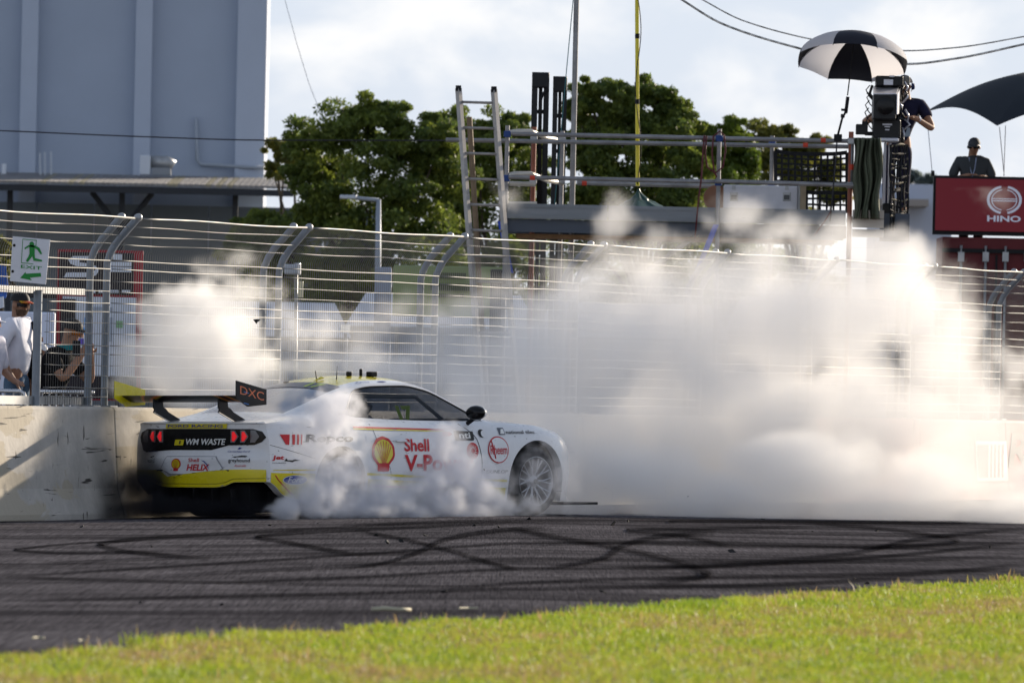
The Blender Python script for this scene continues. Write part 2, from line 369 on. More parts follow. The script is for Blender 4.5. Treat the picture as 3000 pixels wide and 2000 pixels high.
def blades(name, N, tr, drange, hr, wr_, label, seedpow=1.0, lean=.5, at=None, col=(0, 1)):
    if at is None:
        t = RNG.uniform(*tr, N*6); d = RNG.uniform(*drange, N*6)
        X, Y = E0.x+edir.x*t+enor.x*d, E0.y+edir.y*t+enor.y*d
        ok = np.where((np.abs(X) < .05*Y+.3) & (Y > 40) & (Y < 80))[0]; ok = ok[RNG.random(len(ok)) < np.minimum(1, (60/Y[ok])**1.0)][:N]; t, d = t[ok], d[ok]; N = len(t)
    if at is not None: t, d = at
    wob = .10*np.sin(t*1.3)+.07*np.sin(t*3.1+1)+.05*np.sin(t*7.7)
    bx = E0.x+edir.x*t+enor.x*(d+wob); by = E0.y+edir.y*t+enor.y*(d+wob)
    clump = .6+.4*np.sin(bx*5.1+by*1.7)*np.sin(bx*2.3-by*2.9+1)+.35*np.sin(bx*17+by*.9)*np.sin(bx*11-by*2.1)
    h = RNG.uniform(*hr, N)*(.75+.5*clump); w = RNG.uniform(*wr_, N); a = RNG.uniform(0, 2*np.pi, N)
    lx, ly = RNG.normal(0, lean, N)*h, RNG.normal(0, lean, N)*h
    V = np.zeros((N, 5, 3)); ca, sa = np.cos(a)*w/2, np.sin(a)*w/2
    z0 = .0
    V[:, 0] = np.stack([bx-ca, by-sa, np.full(N, z0)], 1); V[:, 1] = np.stack([bx+ca, by+sa, np.full(N, z0)], 1)
    V[:, 2] = np.stack([bx+lx*.4+ca*.8, by+ly*.4+sa*.8, z0+h*.6], 1); V[:, 3] = np.stack([bx+lx*.4-ca*.8, by+ly*.4-sa*.8, z0+h*.6], 1)
    V[:, 4] = np.stack([bx+lx, by+ly, z0+h], 1)
    me = bpy.data.meshes.new(name); me.vertices.add(5*N); me.vertices.foreach_set('co', V.reshape(-1))
    idx = np.arange(N)[:, None]*5
    loops = np.concatenate([idx+np.array([[0, 1, 2, 3]]), idx+np.array([[3, 2, 4]])], 1).reshape(-1)
    me.loops.add(7*N); me.loops.foreach_set('vertex_index', loops.astype(np.int32))
    me.polygons.add(2*N); st = (np.arange(N)[:, None]*7+np.array([[0, 4]])).reshape(-1); me.polygons.foreach_set('loop_start', st.astype(np.int32))
    me.update(); me.validate()
    at_ = me.attributes.new('blade', 'FLOAT', 'POINT'); at_.data.foreach_set('value', np.repeat(RNG.uniform(*col, N), 5))
    o = link(name, me); me.materials.append(GRASSM); tag(o, label, None, kind='stuff'); return o
GRASSM = grass_mat()
blades('grass', 200000, (-12, 32), (0, 7), (.016, .042), (.004, .010), 'short sunlit green grass of the trackside verge', 1.25)
# taller tufts and seed heads along the kerbless edge
tt = np.concatenate([RNG.normal(c, s, k) for c, s, k in ((3.3, .9, 700), (4.6, .35, 700), (10.2, .8, 200), (15.2, .6, 1800), (13.6, 1.2, 300), (20, 2, 300))])
blades('grass_tufts', len(tt), None or (0, 1), (0, 1), (.03, .062), (.004, .008), 'taller tufts of grass along the asphalt edge', 1, .35, at=(tt, RNG.uniform(-.05, .5, len(tt))), col=(0, .5))
ss = RNG.uniform(-3, 30, 900)
blades('seed_heads', len(ss), (0, 1), (0, 1), (.04, .085), (.006, .012), 'dry pale seed heads standing out of the grass', 1, .25, at=(ss, 5*RNG.random(len(ss))**1.8), col=(1.2, 1.5))

# ================================================================ concrete barrier and debris fence
WD = Vector((.3064, .952, 0)).normalized(); WN = Vector((WD.y, -WD.x, 0))     # along the wall (away), towards the track
W0 = Vector((-3.85, 107.35, 0)); PL = 4.53; WB, WT = -.11, .955
def wp(s, n=0, z=0): p = W0+WD*s+WN*(n+.36*max(-.3, math.sin(math.pi*s/(7*PL)))); return Vector((p.x, p.y, z))
def concrete():
    m = mat('concrete', (.53, .50, .455), .85, var=.25, vscale=2.5, bump=.25, bscale=14)
    n, l = m.node_tree.nodes, m.node_tree.links; b = n['Principled BSDF']; src = b.inputs['Base Color'].links[0].from_socket
    t = n.new('ShaderNodeTexCoord')
    def layer(src, scale, a, bb, col, st, loc=(0, 0, 0)):
        mpp = n.new('ShaderNodeMapping'); mpp.inputs['Scale'].default_value = st; mpp.inputs['Location'].default_value = loc; l.new(t.outputs['Object'], mpp.inputs[0])
        z = n.new('ShaderNodeTexNoise'); z.inputs['Scale'].default_value = scale; z.inputs['Detail'].default_value = 7; z.inputs['Distortion'].default_value = .6; l.new(mpp.outputs[0], z.inputs['Vector'])
        r = n.new('ShaderNodeMapRange'); r.inputs[1].default_value = a; r.inputs[2].default_value = bb; l.new(z.outputs[0], r.inputs[0])
        mx = n.new('ShaderNodeMix'); mx.data_type = 'RGBA'; l.new(r.outputs[0], mx.inputs[0]); l.new(src, mx.inputs[6]); mx.inputs[7].default_value = (*col, 1); return mx.outputs[2]
    src = layer(src, 1.0, .55, .57, (.42, .375, .30), (1.1, .35, 1.5), (3, 0, 1.3))   # worn-off paint
    src = layer(src, 6, .66, .70, (.06, .055, .05), (.5, .12, 3))
    src = layer(src, 9, .68, .72, (.1, .09, .08), (3, 1.2, .5))
    l.new(src, b.inputs['Base Color']); return m
CONC = concrete()
REDB = mat('red_painted_concrete', (.45, .05, .045), .6, var=.2, vscale=2, bump=.15, bscale=12)
prof = [(-.22, WB), (.24, WB), (.24, WB+.06), (.17, WB+.3), (.12, WT-.02), (.10, WT), (-.10, WT), (-.12, WT-.02), (-.22, WB+.25)]
BARL = {-2: 'grey concrete barrier block at the open gate beside the standing spectators',
        -1: 'sunlit worn concrete barrier block below the exit sign', 0: 'concrete barrier block right behind the race car, under the tail wing',
        1: 'concrete barrier block behind the cabin of the race car', 2: 'concrete barrier block hidden in smoke ahead of the race car',
        3: 'concrete barrier block in thick smoke below the ladder of the camera tower', 4: 'concrete barrier block in thick smoke below the white flight case',
        5: 'red painted barrier block in smoke below the broadcast camera', 6: 'red painted barrier block lettered with a sponsor name', 7: 'red painted barrier block past the sponsor lettering'}
for i in range(-2, 8):
    a = wp(i*PL+.006, 0, 0); b = wp((i+1)*PL-.006, 0, 0); mb = MB()
    mb.prism([a+WN*n+Vector((0, 0, z)) for n, z in prof], b-a)
    o = mb.build('concrete_barrier', REDB if i >= 5 else CONC, bevel=.012, org=wp(i*PL)); tag(o, BARL[i], 'barrier', 'concrete barrier blocks along the track')
    if i == 6:
        BAR6 = o
# letters on the red barrier
def barface(i, off):
    s0 = i*PL
    def f(a, b):
        t = (b-(WB+.3))/(WT-.02-WB-.3); n = .17+(.12-.17)*t+off
        return wp(s0+a, n, b)
    return f
WHITEP = mat('white_print', (.78, .78, .76), .5); BLACKPR = mat('black_print', (.015, .015, .017), .5); REDPR = mat('red_print', (.55, .02, .03), .45)
YEL = mat('yellow_paint', (.72, .60, .012), .32, coat=.5); BLUEPR = mat('blue_print', (.02, .04, .25), .45)
ORG[BAR6.name] = Vector(BAR6.location)
bf = barface(6, .012); bf2 = barface(6, .016)
rw = [(3.2, .32), (4.4, .32), (4.4, .72), (3.2, .72)]
patch([(2.9, .22), (4.5, .22), (4.5, .70), (2.9, .70)], bf, 'emblem_border', WHITEP, BAR6, .3)
patch([(2.95, .26), (3.45, .26), (3.55, .66), (2.95, .66)], bf2, 'emblem_bar', REDPR, BAR6, .3)
for k in range(4): patch([(3.55+.2*k, .26), (3.65+.2*k, .26), (3.75+.2*k, .66), (3.65+.2*k, .66)], bf2, 'emblem_bar', REDPR, BAR6, .3)
bf7 = barface(7, .014)
B7 = [o for o in bpy.data.objects if o.get('label') == BARL[7]][0]; ORG[B7.name] = Vector(B7.location)
lettering('Repco', (.02, 4.5, .25, .80), bf7, 'lettering', BLACKPR, B7, bold=.03, shear=.2, maxlen=.4)

# debris fence: one thing for each panel between its two posts
ZS = [2.44, 2.335, 2.25, 2.14, 2.04, 1.93, 1.845, 1.74, 1.645, 1.53, 1.445, 1.34, 1.245, 1.13, 1.045]
THICK = {2.335, 2.25, 1.93, 1.845, 1.53, 1.445, 1.13, 1.045}
WIREM = mat('mesh_wire', (.21, .21, .205), .5, .3, var=.2, vscale=3)
POSTM = mat('fence_post_paint', (.24, .27, .31), .5, .3, var=.2, vscale=5)
def post_pts(s, n0=.0, z0=WT-.01):
    return [wp(s, n0, z0), wp(s, n0, 2.30), wp(s, n0+.015, 2.36), wp(s, n0+.05, 2.44), wp(s, n0+.11, 2.53), wp(s, n0+.30, 2.74)]
_wire = {}
def vwire(o0, s, low):
    key = round(low, 3)
    if key not in _wire:
        mb = MB(); z = [low, 2.40, 2.46, 2.74]; nn = [.05, .05, .075, .31]
        mb.tube([(WN*n)+Vector((0, 0, zz)) for n, zz in zip(nn, z)], .0024, 4); me = mb.mesh('vertical_wire', smooth=True); me.materials.append(WIREM); _wire[key] = me
    o = link('vertical_wire', _wire[key], o0); p = wp(s); o.location = (p.x-ORG[o0.name].x, p.y-ORG[o0.name].y, -ORG[o0.name].z)
    return o
FENL = {-1: 'curved top mesh fence panel with a framed gate opening and exit sign', 0: 'mesh fence panel behind the tail wing of the race car',
        1: 'mesh fence panel behind the roof of the race car', 2: 'mesh fence panel crossed by the foot of the leaning ladder',
        3: 'mesh fence panel below the green tarpaulin, its foot lost in smoke', 4: 'mesh fence panel below the white flight case, thick smoke in front',
        5: 'mesh fence panel below the drape of the camera tower', 6: 'mesh fence panel left of the last dark post, red container behind', 7: 'mesh fence panel right of the last dark post'}
for i in range(-1, 8):
    s0, s1 = i*PL, (i+1)*PL
    th = thing('debris_fence_panel', FENL[i], 'fence', wp(s0, 0, WT), 'mesh fence panels along the barrier')
    wob = random.uniform(-1, 1)
    for s, nn in ((s0+.04, 0), (s1-.26, -.05)):
        mb = MB(); mb.tube(post_pts(s, nn), .034, 12); p = mb.build('post', POSTM, th, smooth=True, angle=50)
        e = wp(s, nn+.30, 2.74); mb = MB(); mb.lathe([(.0, .045), (.02, .04), (.037, .02), (.042, 0), (.037, -.012)], e, (WN*.19+Vector((0, 0, .23))), 12); mb.build('post_cap', STEEL, p, smooth=True)
        mb = MB(); mb.box(wp(s, nn, WT+.006), (.2, .2, .014), Matrix.Rotation(math.atan2(WD.y, WD.x), 3, 'Z')); mb.build('foot_plate', STEEL, p)
    gate = i == -1
    def hw(z, n, r, a=s0+.02, b=s1-.02, amp=.0035):
        mb = MB(); k = 9; ph = random.uniform(0, 6)
        mb.tube([wp(a+(b-a)*j/k, n+amp*math.sin(ph+j*1.1), z+amp*math.sin(ph*2+j*.9+wob)) for j in range(k+1)], r, 5)
        return mb.build('horizontal_wire', WIREM, th, smooth=True)
    for z, n, r in ((2.735, .305, .011), (2.65, .235, .0042), (2.57, .165, .0042), (2.49, .098, .0042)): hw(z, n, r, amp=.006)
    for z in ZS[1:]:
        if gate and z < 2.0: hw(z, .055, .0052 if z in THICK else .0032, a=s1-1.62)
        else: hw(z, .055, .0052 if z in THICK else .0032)
    nv = 75
    for k in range(nv):
        s = s0+.06+(PL-.12)*k/(nv-1)
        low = 1.98 if gate and s < s1-1.6 else WT+.01
        vwire(th, s, low)
    if gate:
        mb = MB(); mb.tube([wp(s1-1.66, 0, WT), wp(s1-1.66, 0, 2.03)], .04, 12); mb.build('gate_post', POSTM, th, smooth=True, angle=50)
        mb = MB(); mb.box(wp((s0+s1)/2-.1, -.01, 2.03), (PL-.3, .05, .06), Matrix.Rotation(math.atan2(WD.y, WD.x), 3, 'Z')); mb.build('gate_beam', STEEL, th)
        mb = MB(); mb.box(wp((s0+s1)/2, -.02, WT+.05), (PL-.2, .05, .08), Matrix.Rotation(math.atan2(WD.y, WD.x), 3, 'Z')); mb.build('bottom_rail', STEEL, th)
# crowd side: raised paving behind the barrier
pv = mat('paving', (.22, .21, .2), .9, var=.2, vscale=1)
mb = MB(); mb.prism([wp(-30, -.30, -.15), wp(45, -.30, -.15), wp(45, -30, -.15), wp(-30, -30, -.15)], (0, 0, .45)); tag(mb.build('pavement', pv), kind='structure')
# ================================================================ race car (x forward from the tail, y left, z up)
HEAD = Vector((.67, .742, 0)).normalized(); HA = math.atan2(HEAD.y, HEAD.x)
fw = G(1572, 1509, 0); RAX, FAX = 1.06, 3.88
car_rot = Matrix.Rotation(HA, 3, 'Z') @ Matrix.Rotation(math.radians(-.75), 3, 'Y') @ Matrix.Rotation(math.radians(-1.0), 3, 'X')
CS = .976
car_loc = Vector((fw.x, fw.y, 0))-car_rot @ Vector((FAX, -.95, 0))*CS
CAR = thing('race_car', 'white and yellow race car with tall tail wing spinning its tyres in smoke', 'race car', car_loc, rot=car_rot.to_euler(), local=True); CAR.scale = (CS, CS, CS)
def paint(name, col, rough=.28):
    m = mat(name, col, rough, var=.07, vscale=4, coat=.6); n, l = m.node_tree.nodes, m.node_tree.links; b = n['Principled BSDF']; src = b.inputs['Base Color'].links[0].from_socket
    t = n.new('ShaderNodeTexCoord')                       # rubber specks and scuffs
    for st, sc_, a_, c_ in (((1, 1, 1), 38, .70, (.10, .095, .09)), ((.5, 1, 3), 9, .69, (.30, .29, .28))):
        mp_ = n.new('ShaderNodeMapping'); mp_.inputs['Scale'].default_value = st; l.new(t.outputs['Object'], mp_.inputs[0]); z = n.new('ShaderNodeTexNoise'); z.inputs['Scale'].default_value = sc_; z.inputs['Detail'].default_value = 5; l.new(mp_.outputs[0], z.inputs['Vector'])
        r_ = n.new('ShaderNodeMapRange'); r_.inputs[1].default_value = a_; r_.inputs[2].default_value = a_+.03; l.new(z.outputs[0], r_.inputs[0]); mx = n.new('ShaderNodeMix'); mx.data_type = 'RGBA'; l.new(r_.outputs[0], mx.inputs[0]); l.new(src, mx.inputs[6]); mx.inputs[7].default_value = (*c_, 1); src = mx.outputs[2]
    l.new(src, b.inputs['Base Color']); return m
WHITE = paint('white_car_paint', (.80, .80, .81)); CYEL = paint('yellow_car_paint', (.74, .62, .01))
GLOSSB = mat('gloss_black', (.005, .005, .006), .2, spec=.25); CARBON = mat('carbon', (.014, .014, .016), .38, var=.4, vscale=60)
wmax = cubic([(.14, .885), (.35, .925), (.7, .955), (1.06, .975), (1.45, .962), (1.9, .936), (2.5, .927), (3.1, .938), (3.5, .957), (3.88, .978), (4.25, .945), (4.45, .86), (4.6, .70)])
zbelt = cubic([(.14, .905), (.3, .925), (.7, .962), (1.06, .968), (1.5, .945), (2., .925), (2.5, .915), (3.1, .91), (3.5, .905), (3.88, .885), (4.25, .825), (4.6, .73)])
wbelt = cubic([(.14, .84), (.35, .83), (.7, .80), (1.06, .80), (1.5, .80), (2., .80), (2.5, .80), (3.1, .82), (3.5, .84), (3.88, .86), (4.25, .83), (4.45, .74), (4.6, .60)])
zcen = cubic([(0, .915), (.35, .955), (.6, .995), (1.0, 1.14), (1.3, 1.24), (1.6, 1.315), (1.9, 1.36), (2.1, 1.37), (2.4, 1.36), (2.6, 1.33), (2.9, 1.20), (3.2, 1.03), (3.35, .95), (3.7, .93), (4.1, .895), (4.5, .81), (4.75, .70), (4.93, .58)])
wrail = cubic([(.6, .60), (1.0, .60), (1.5, .575), (1.9, .565), (2.3, .575), (2.6, .60), (2.9, .655), (3.2, .715), (3.35, .74)])
zrail = cubic([(.6, .975), (1.0, 1.09), (1.3, 1.185), (1.5, 1.235), (1.9, 1.29), (2.3, 1.295), (2.6, 1.25), (2.9, 1.13), (3.2, .985), (3.35, .928)])
fprof = cubic([(0, .955), (.2, .985), (.45, 1.0), (.7, .993), (.86, .968), (.95, .93)])
def side_y(x, z):
    zb = zbelt(x); t = max(0, min(1, (z-.15)/(zb-.15))); w = wmax(x)
    if t <= .93: return w*fprof(t)
    a = w*fprof(.93); return a+(wbelt(x)-a)*((t-.93)/.07)**1.3
def rp(x, z, off=.0): return Vector((x, -(side_y(x, z)+off), z))       # right flank
def rear_x(q, z): return .14*abs(q)**3.6+(.05*sstep((z-.55)/.12)-.015*sstep((.5-z)/.1))*(1-abs(q)**5)
def rear_pt(r, z, off=0.0):                                            # r: metres to the car's right
    w = side_y(.14, z); q = max(-1, min(1, r/w)); return Vector((rear_x(q, z)-off, -r, z))
ARCH = ((RAX, .335, .352), (FAX, .335, .40))
sill = cubic([(.14, .345), (.2, .31), (.3, .225), (.42, .185), (.6, .17), (1.5, .15), (3.4, .14), (4.3, .14), (4.6, .15)])
def zlow(x):
    z = sill(x)
    for xa, za, r in ARCH:
        d = abs(x-xa)
        if d < r: z = max(z, za+math.sqrt(r*r-d*d)) if d < r else z
    return z
xs = set(np.linspace(.14, 4.6, 90).tolist())
for xa, za, r in ARCH:
    for k in range(25): xs.add(xa-r*.9995*math.cos(math.pi*k/24))
    xs.add(xa-r-.0015); xs.add(xa+r+.0015)
xs = sorted(xs); NR = 22
def flank(sgn, name):
    mb = MB(); vs = []
    for x in xs:
        lo, hi = zlow(x), zbelt(x)
        for j in range(NR+1):
            t = j/NR; t = 1-(1-t)**1.25; z = lo+(hi-lo)*t; vs.append((x, sgn*side_y(x, z), z))
    fs = [(i*(NR+1)+j, (i+1)*(NR+1)+j, (i+1)*(NR+1)+j+1, i*(NR+1)+j+1) for i in range(len(xs)-1) for j in range(NR)]
    if sgn > 0: fs = [f[::-1] for f in fs]
    mb.add(vs, fs)
    # return lip of the wheel arches and the sill
    vs = []; 
    for x in xs:
        z = zlow(x); y = side_y(x, z); vs += [(x, sgn*y, z), (x, sgn*(y-.09), z+.004)]
    mb.add(vs, [(2*i, 2*i+2, 2*i+3, 2*i+1) for i in range(len(xs)-1)])
    return mb.build(name, WHITE, CAR, smooth=True, angle=40)
BODY_R = flank(-1, 'right_flank'); flank(1, 'left_flank')
# arch rims in dark and wheel housings
for xa, za, r in ARCH:
    for sg in (-1, 1):
        mb = MB(); mb.grid(lambda u, v, sg=sg, xa=xa, za=za, r=r: (xa-(r+.012)*math.cos(math.pi*(1.16*u-.08)), sg*(side_y(xa, za+.2)-.055-.36*v), za+(r+.012)*math.sin(math.pi*(1.16*u-.08))), 24, 2)
        mb.box((xa, sg*.52, za), (.7, .02, .66)); mb.build('wheel_housing', BLACKP, CAR, smooth=True, angle=40)
# rear fascia
zb_tab = cubic([(0, .292), (.30, .292), (.43, .305), (.55, .342), (.80, .345), (1, .345)])
mb = MB(); NQ = 48
def fas(u, v):
    q = -1+2*u; q = math.copysign(1-(1-abs(q))**1.35, q)
    lo = zb_tab(abs(q)*.885); z = lo+(.905-lo)*v; return rear_pt(q*side_y(.14, z), z)
mb.grid(fas, NQ, 30); FASCIA = mb.build('rear_fascia', WHITE, CAR, smooth=True)
mb = MB()
def deck(u, v):
    q = -1+2*u; x0 = rear_x(q, .905); x = x0+(.62-x0)*v; w = wbelt(max(x, .14))
    zc, zb = zcen(x), zbelt(max(x, .14)); 
    if x < .14: w = side_y(.14, .905)
    return (x, -q*w, zb+(zc-zb)*(1-abs(q)**2.5))
mb.grid(deck, 36, 14); mb.build('boot_lid', WHITE, CAR, smooth=True)
mb = MB(); mb.grid(lambda u, v: (lambda q, x: (x, -q*wbelt(x), zbelt(x)+(zcen(x)-zbelt(x))*(1-abs(q)**2.4)+.012*math.exp(-((abs(q)-.55)/.12)**2)))(-1+2*u, 3.35+1.25*v), 40, 20)
mb.build('bonnet', WHITE, CAR, smooth=True)
mb = MB()
def nose(u, v):
    q = -1+2*u; z = .14+(zbelt(4.6)-.14)*v; y = -q*side_y(4.6, z); r = 1-abs(q)**2.6
    return (4.6+(.33-.14*max(0, v-.45))*r, y, z+(.0 if v < 1 else 0))
mb.grid(nose, 32, 14); mb.build('front_fascia', WHITE, CAR, smooth=True)
mb = MB(); mb.grid(lambda u, v: (lambda q: (4.6+v*(.33-.077)*(1-abs(q)**2.6), -q*wbelt(4.6), zbelt(4.6)+(zcen(4.6)-zbelt(4.6))*(1-abs(q)**2.4)*(1-v)))(-1+2*u), 32, 6); mb.build('nose_top', WHITE, CAR, smooth=True)
mb = MB(); mb.prism([(4.2, -1.02, .10), (4.75, -.98, .10), (4.92, -.6, .10), (4.97, 0, .10), (4.92, .6, .10), (4.75, .98, .10), (4.2, 1.02, .10)], (0, 0, .025)); mb.build('front_splitter', CARBON, CAR)
for sg in (-1, 1):
    mb = MB(); mb.grid(lambda u, v, sg=sg: (lambda q: (4.6+.335*(1-abs(q)**2.6)-.02*(1-u)+.004, -sg*-q*side_y(4.6, .62)*-1 if False else sg*q*side_y(4.6, .62), .58+.10*v))(.62+.36*u), 8, 3); mb.build('headlight', GLOSSB, CAR, smooth=True)
# greenhouse
gx = sorted(set(np.linspace(.6, 3.35, 56).tolist()+[1.22, 3.24]))
def ztip(x): return .995
def win(x):
    lo0, hi0 = zbelt(x)+.014, zrail(x)-.03
    a = sstep((x-1.22)/.42); b = sstep((x-1.22)/.22)
    hi = ztip(x)+(hi0-ztip(x))*a; lo = ztip(x)+(lo0-ztip(x))*b
    return lo, max(lo, hi)
def gside(x, z):
    zr, zb = zrail(x), zbelt(x); t = max(0, min(1, (zr-z)/max(1e-4, zr-zb)))
    return wrail(x)+(wbelt(x)-wrail(x))*(t**.92)+.012*math.sin(math.pi*t)
def strip(sgn, zf0, zf1, x0, x1, n, name, m, smooth=True, off=0):
    X = [x for x in gx if x0-1e-6 <= x <= x1+1e-6]; mb = MB(); vs = []
    for x in X:
        a, b = zf0(x), zf1(x)
        for j in range(n+1):
            z = a+(b-a)*j/n; vs.append((x, sgn*(gside(x, z)+off), z))
    mb.add(vs, [(i*(n+1)+j, (i+1)*(n+1)+j, (i+1)*(n+1)+j+1, i*(n+1)+j+1) for i in range(len(X)-1) for j in range(n)])
    return mb.build(name, m, CAR, smooth=smooth)
def glassmat(name, col, a, rough=.04):
    m = bpy.data.materials.new(name); m.use_nodes = True; n, l = m.node_tree.nodes, m.node_tree.links; n.remove(n['Principled BSDF'])
    t = n.new('ShaderNodeBsdfTransparent'); t.inputs[0].default_value = (*col, 1); g_ = n.new('ShaderNodeBsdfGlossy'); g_.inputs['Roughness'].default_value = rough
    lw = n.new('ShaderNodeLayerWeight'); lw.inputs[0].default_value = a; ms = n.new('ShaderNodeMixShader'); l.new(lw.outputs['Fresnel'], ms.inputs[0])
    l.new(t.outputs[0], ms.inputs[1]); l.new(g_.outputs[0], ms.inputs[2]); l.new(ms.outputs[0], n['Material Output'].inputs[0]); return m
SGLASS = glassmat('side_window_glass', (.46, .47, .49), .25)
RGLASS = mat('rear_window_glass', (.16, .18, .23), .12, coat=.6)
for sg in (-1, 1):
    zr_ = lambda x: zrail(x); zbl = lambda x: zbelt(x); lo_ = lambda x: win(x)[0]; hi_ = lambda x: win(x)[1]
    mid = lambda x: ztip(x) if zrail(x) > ztip(x)+.01 else (zrail(x)+zbelt(x))/2
    q = strip(sg, zbl, zr_, .6, 1.22, 8, 'rear_quarter_panel', WHITE)
    strip(sg, zbl, lo_, 1.22, 3.24, 2, 'window_sill', WHITE); strip(sg, hi_, zr_, 1.22, 3.24, 2, 'roof_rail', WHITE); strip(sg, zbl, zr_, 3.24, 3.35, 3, 'pillar_foot', WHITE)
    strip(sg, lo_, hi_, 1.22, 3.24, 6, 'side_window', SGLASS, off=-.006)
    # dark window surround
    mb = MB(); X = [x for x in gx if 1.22 <= x <= 3.24]
    mb.tube([(x, sg*(gside(x, win(x)[1])+.001), win(x)[1]) for x in X], .008, 5); mb.build('window_trim', BLACKP, CAR, smooth=True)
def topf(x, t, off=0):
    wr, zr, zc = wrail(x), zrail(x), zcen(x); return Vector((x, -wr*t, zc-(zc-zr)*abs(t)**2.2+off))
def topstrip(x0, x1, t0, t1, nx, nt, name, m, off=0):
    mb = MB(); mb.grid(lambda u, v: topf(x0+(x1-x0)*u, t0+(t1-t0)*v, off), nx, nt); return mb.build(name, m, CAR, smooth=True)
topstrip(.60, .68, -1, 1, 2, 24, 'rear_window_base', WHITE); 
REARW = topstrip(.68, 1.52, -.90, .90, 20, 20, 'rear_window', RGLASS)
for s0, s1 in ((-1, -.9), (.9, 1)): topstrip(.68, 1.52, s0, s1, 20, 2, 'rear_pillar', WHITE)
topstrip(1.52, 2.58, -.80, .80, 16, 18, 'roof', CYEL)
for s0, s1 in ((-1, -.8), (.8, 1)): topstrip(1.52, 2.58, s0, s1, 16, 3, 'roof_edge', WHITE)
topstrip(2.58, 3.35, -.93, .93, 14, 18, 'windscreen', SGLASS)
for s0, s1 in ((-1, -.93), (.93, 1)): topstrip(2.58, 3.35, s0, s1, 14, 2, 'windscreen_pillar', WHITE)
# dark band and number on the rear window
tf = lambda a, b: topf(b, a, .005)
patch([(-.88, 1.34), (.88, 1.34), (.88, 1.53), (-.88, 1.53)], tf, 'sun_band', mat('sun_band', (.035, .05, .09), .3), REARW, .08)
LIME = mat('lime_print', (.45, .62, .02), .4, emit=None)
lettering('17', (.30, .62, 1.36, 1.50), lambda a, b: topf(b, a, .009), 'race_number', LIME, REARW, bold=.03)
# tail panel, lamps and rear print
FP = lambda off: (lambda a, b: rear_pt(a, b+.028*sstep((b-.36)/.06)*(1 if b < .832 else 0), off))
TAIL = patch([(-.76, .62), (-.70, .60), (-.38, .655-.035), (-.30, .622), (.20, .622), (.42, .668), (.72, .672), (.80, .70), (.845, .745), (.80, .80), (.70, .825), (-.70, .825), (-.80, .79), (-.82, .74)], FP(.005), 'tail_panel', GLOSSB, FASCIA, .06)
RL = mat('tail_lamp_red', (.30, .008, .012), .25, coat=.4, emit=(1, .02, .03, .3)); GL = mat('tail_lamp_grey', (.16, .155, .165), .25, coat=.5)
for sg in (-1, 1):
    for k in range(3):
        c = .445+.115*k
        def chev(x0, x1, t=.05): return [(x0, .695), (x0+.055, .695), (x0+.10, .752), (x0+.055, .812), (x0, .812), (x0+.045, .752)]
        pts = [(sg*a, b) for a, b in chev(c, 0)]; lp = patch(pts if sg > 0 else pts[::-1], FP(.010), 'tail_lamp', GL, FASCIA, .05)
        if k < 2:
            pts = [(sg*a, b) for a, b in [(c+.022, .708), (c+.05, .708), (c+.085, .752), (c+.05, .798), (c+.022, .798), (c+.057, .752)]]
            patch(pts if sg > 0 else pts[::-1], FP(.014), 'lit_element', RL, lp, .05)
lettering('WM WASTE', (-.13, .39, .672, .732), FP(.011), 'lettering', WHITEP, FASCIA, bold=.02, shear=.25)
patch([(-.29, .668), (-.17, .668), (-.155, .722), (-.275, .722)], FP(.011), 'emblem', YEL, FASCIA)
patch([(-.225, .68), (-.205, .68), (-.195, .712), (-.215, .712)], FP(.014), 'emblem_cut', BLACKPR, FASCIA)
LIP = patch([(-.41, .857), (.40, .857), (.41, .902), (-.40, .902)], FP(.012), 'tail_edge_band', CYEL, FASCIA, .05)
lettering('FORD RACING', (-.375, .355, .866, .895), FP(.016), 'lettering', BLUEPR, FASCIA, bold=.02)
mb = MB(); mb.grid(lambda u, v: (lambda q: rear_pt(q*.80, .904)+Vector((-.012+.075*v, 0, .010*math.sin(v*math.pi)+.006)))(-1+2*u), 30, 5); mb.build('tail_spoiler_lip', WHITE, CAR, smooth=True, solid=.012)
# number-plate recess frame
pl = [(-.44, .44), (-.30, .395), (.30, .395), (.405, .445), (.30, .565), (-.36, .565)]
patch(pl, FP(.006), 'plate_frame', mat('plate_shadow', (.33, .33, .36), .5), FASCIA); pi = [(-.425, .442), (-.295, .401), (.295, .401), (.39, .446), (.293, .558), (-.352, .558)]
PLATE = patch(pi, FP(.010), 'plate_panel', WHITE, FASCIA)
# yellow lower valance
yb = lambda r: zb_tab(abs(r))
top = [(-.86, .43), (-.60, .43), (-.46, .43), (-.32, .385), (.32, .385), (.42, .435), (.70, .44), (.86, .435)]
bot = [(r, yb(r)+.002) for r in np.linspace(.86, -.86, 40)]
patch(bot[::-1]+top[::-1], FP(.013), 'valance', CYEL, FASCIA, .05)
mb = MB(); mb.tube([rear_pt(r, yb(r)+.035, .012) for r in np.linspace(-.85, .85, 50)], .004, 5); mb.build('valance_groove', mat('dark_yellow', (.30, .24, .01), .5), FASCIA, smooth=True)
mb = MB()
for r, z in ((-.44, .455), (.44, .455)): mb = MB(); mb.box(rear_pt(r, z, .006), (.012, .075, .014)); mb.build('reflector', BLACKPR, FASCIA)
mb = MB(); mb.box((.38, 0, .20), (.55, 1.3, .24)); mb.build('diffuser', BLACKP, CAR)
for k in range(5): mb = MB(); mb.box((.30, -.5+.25*k, .20), (.6, .012, .16)); mb.build('diffuser_fin', CARBON, CAR)
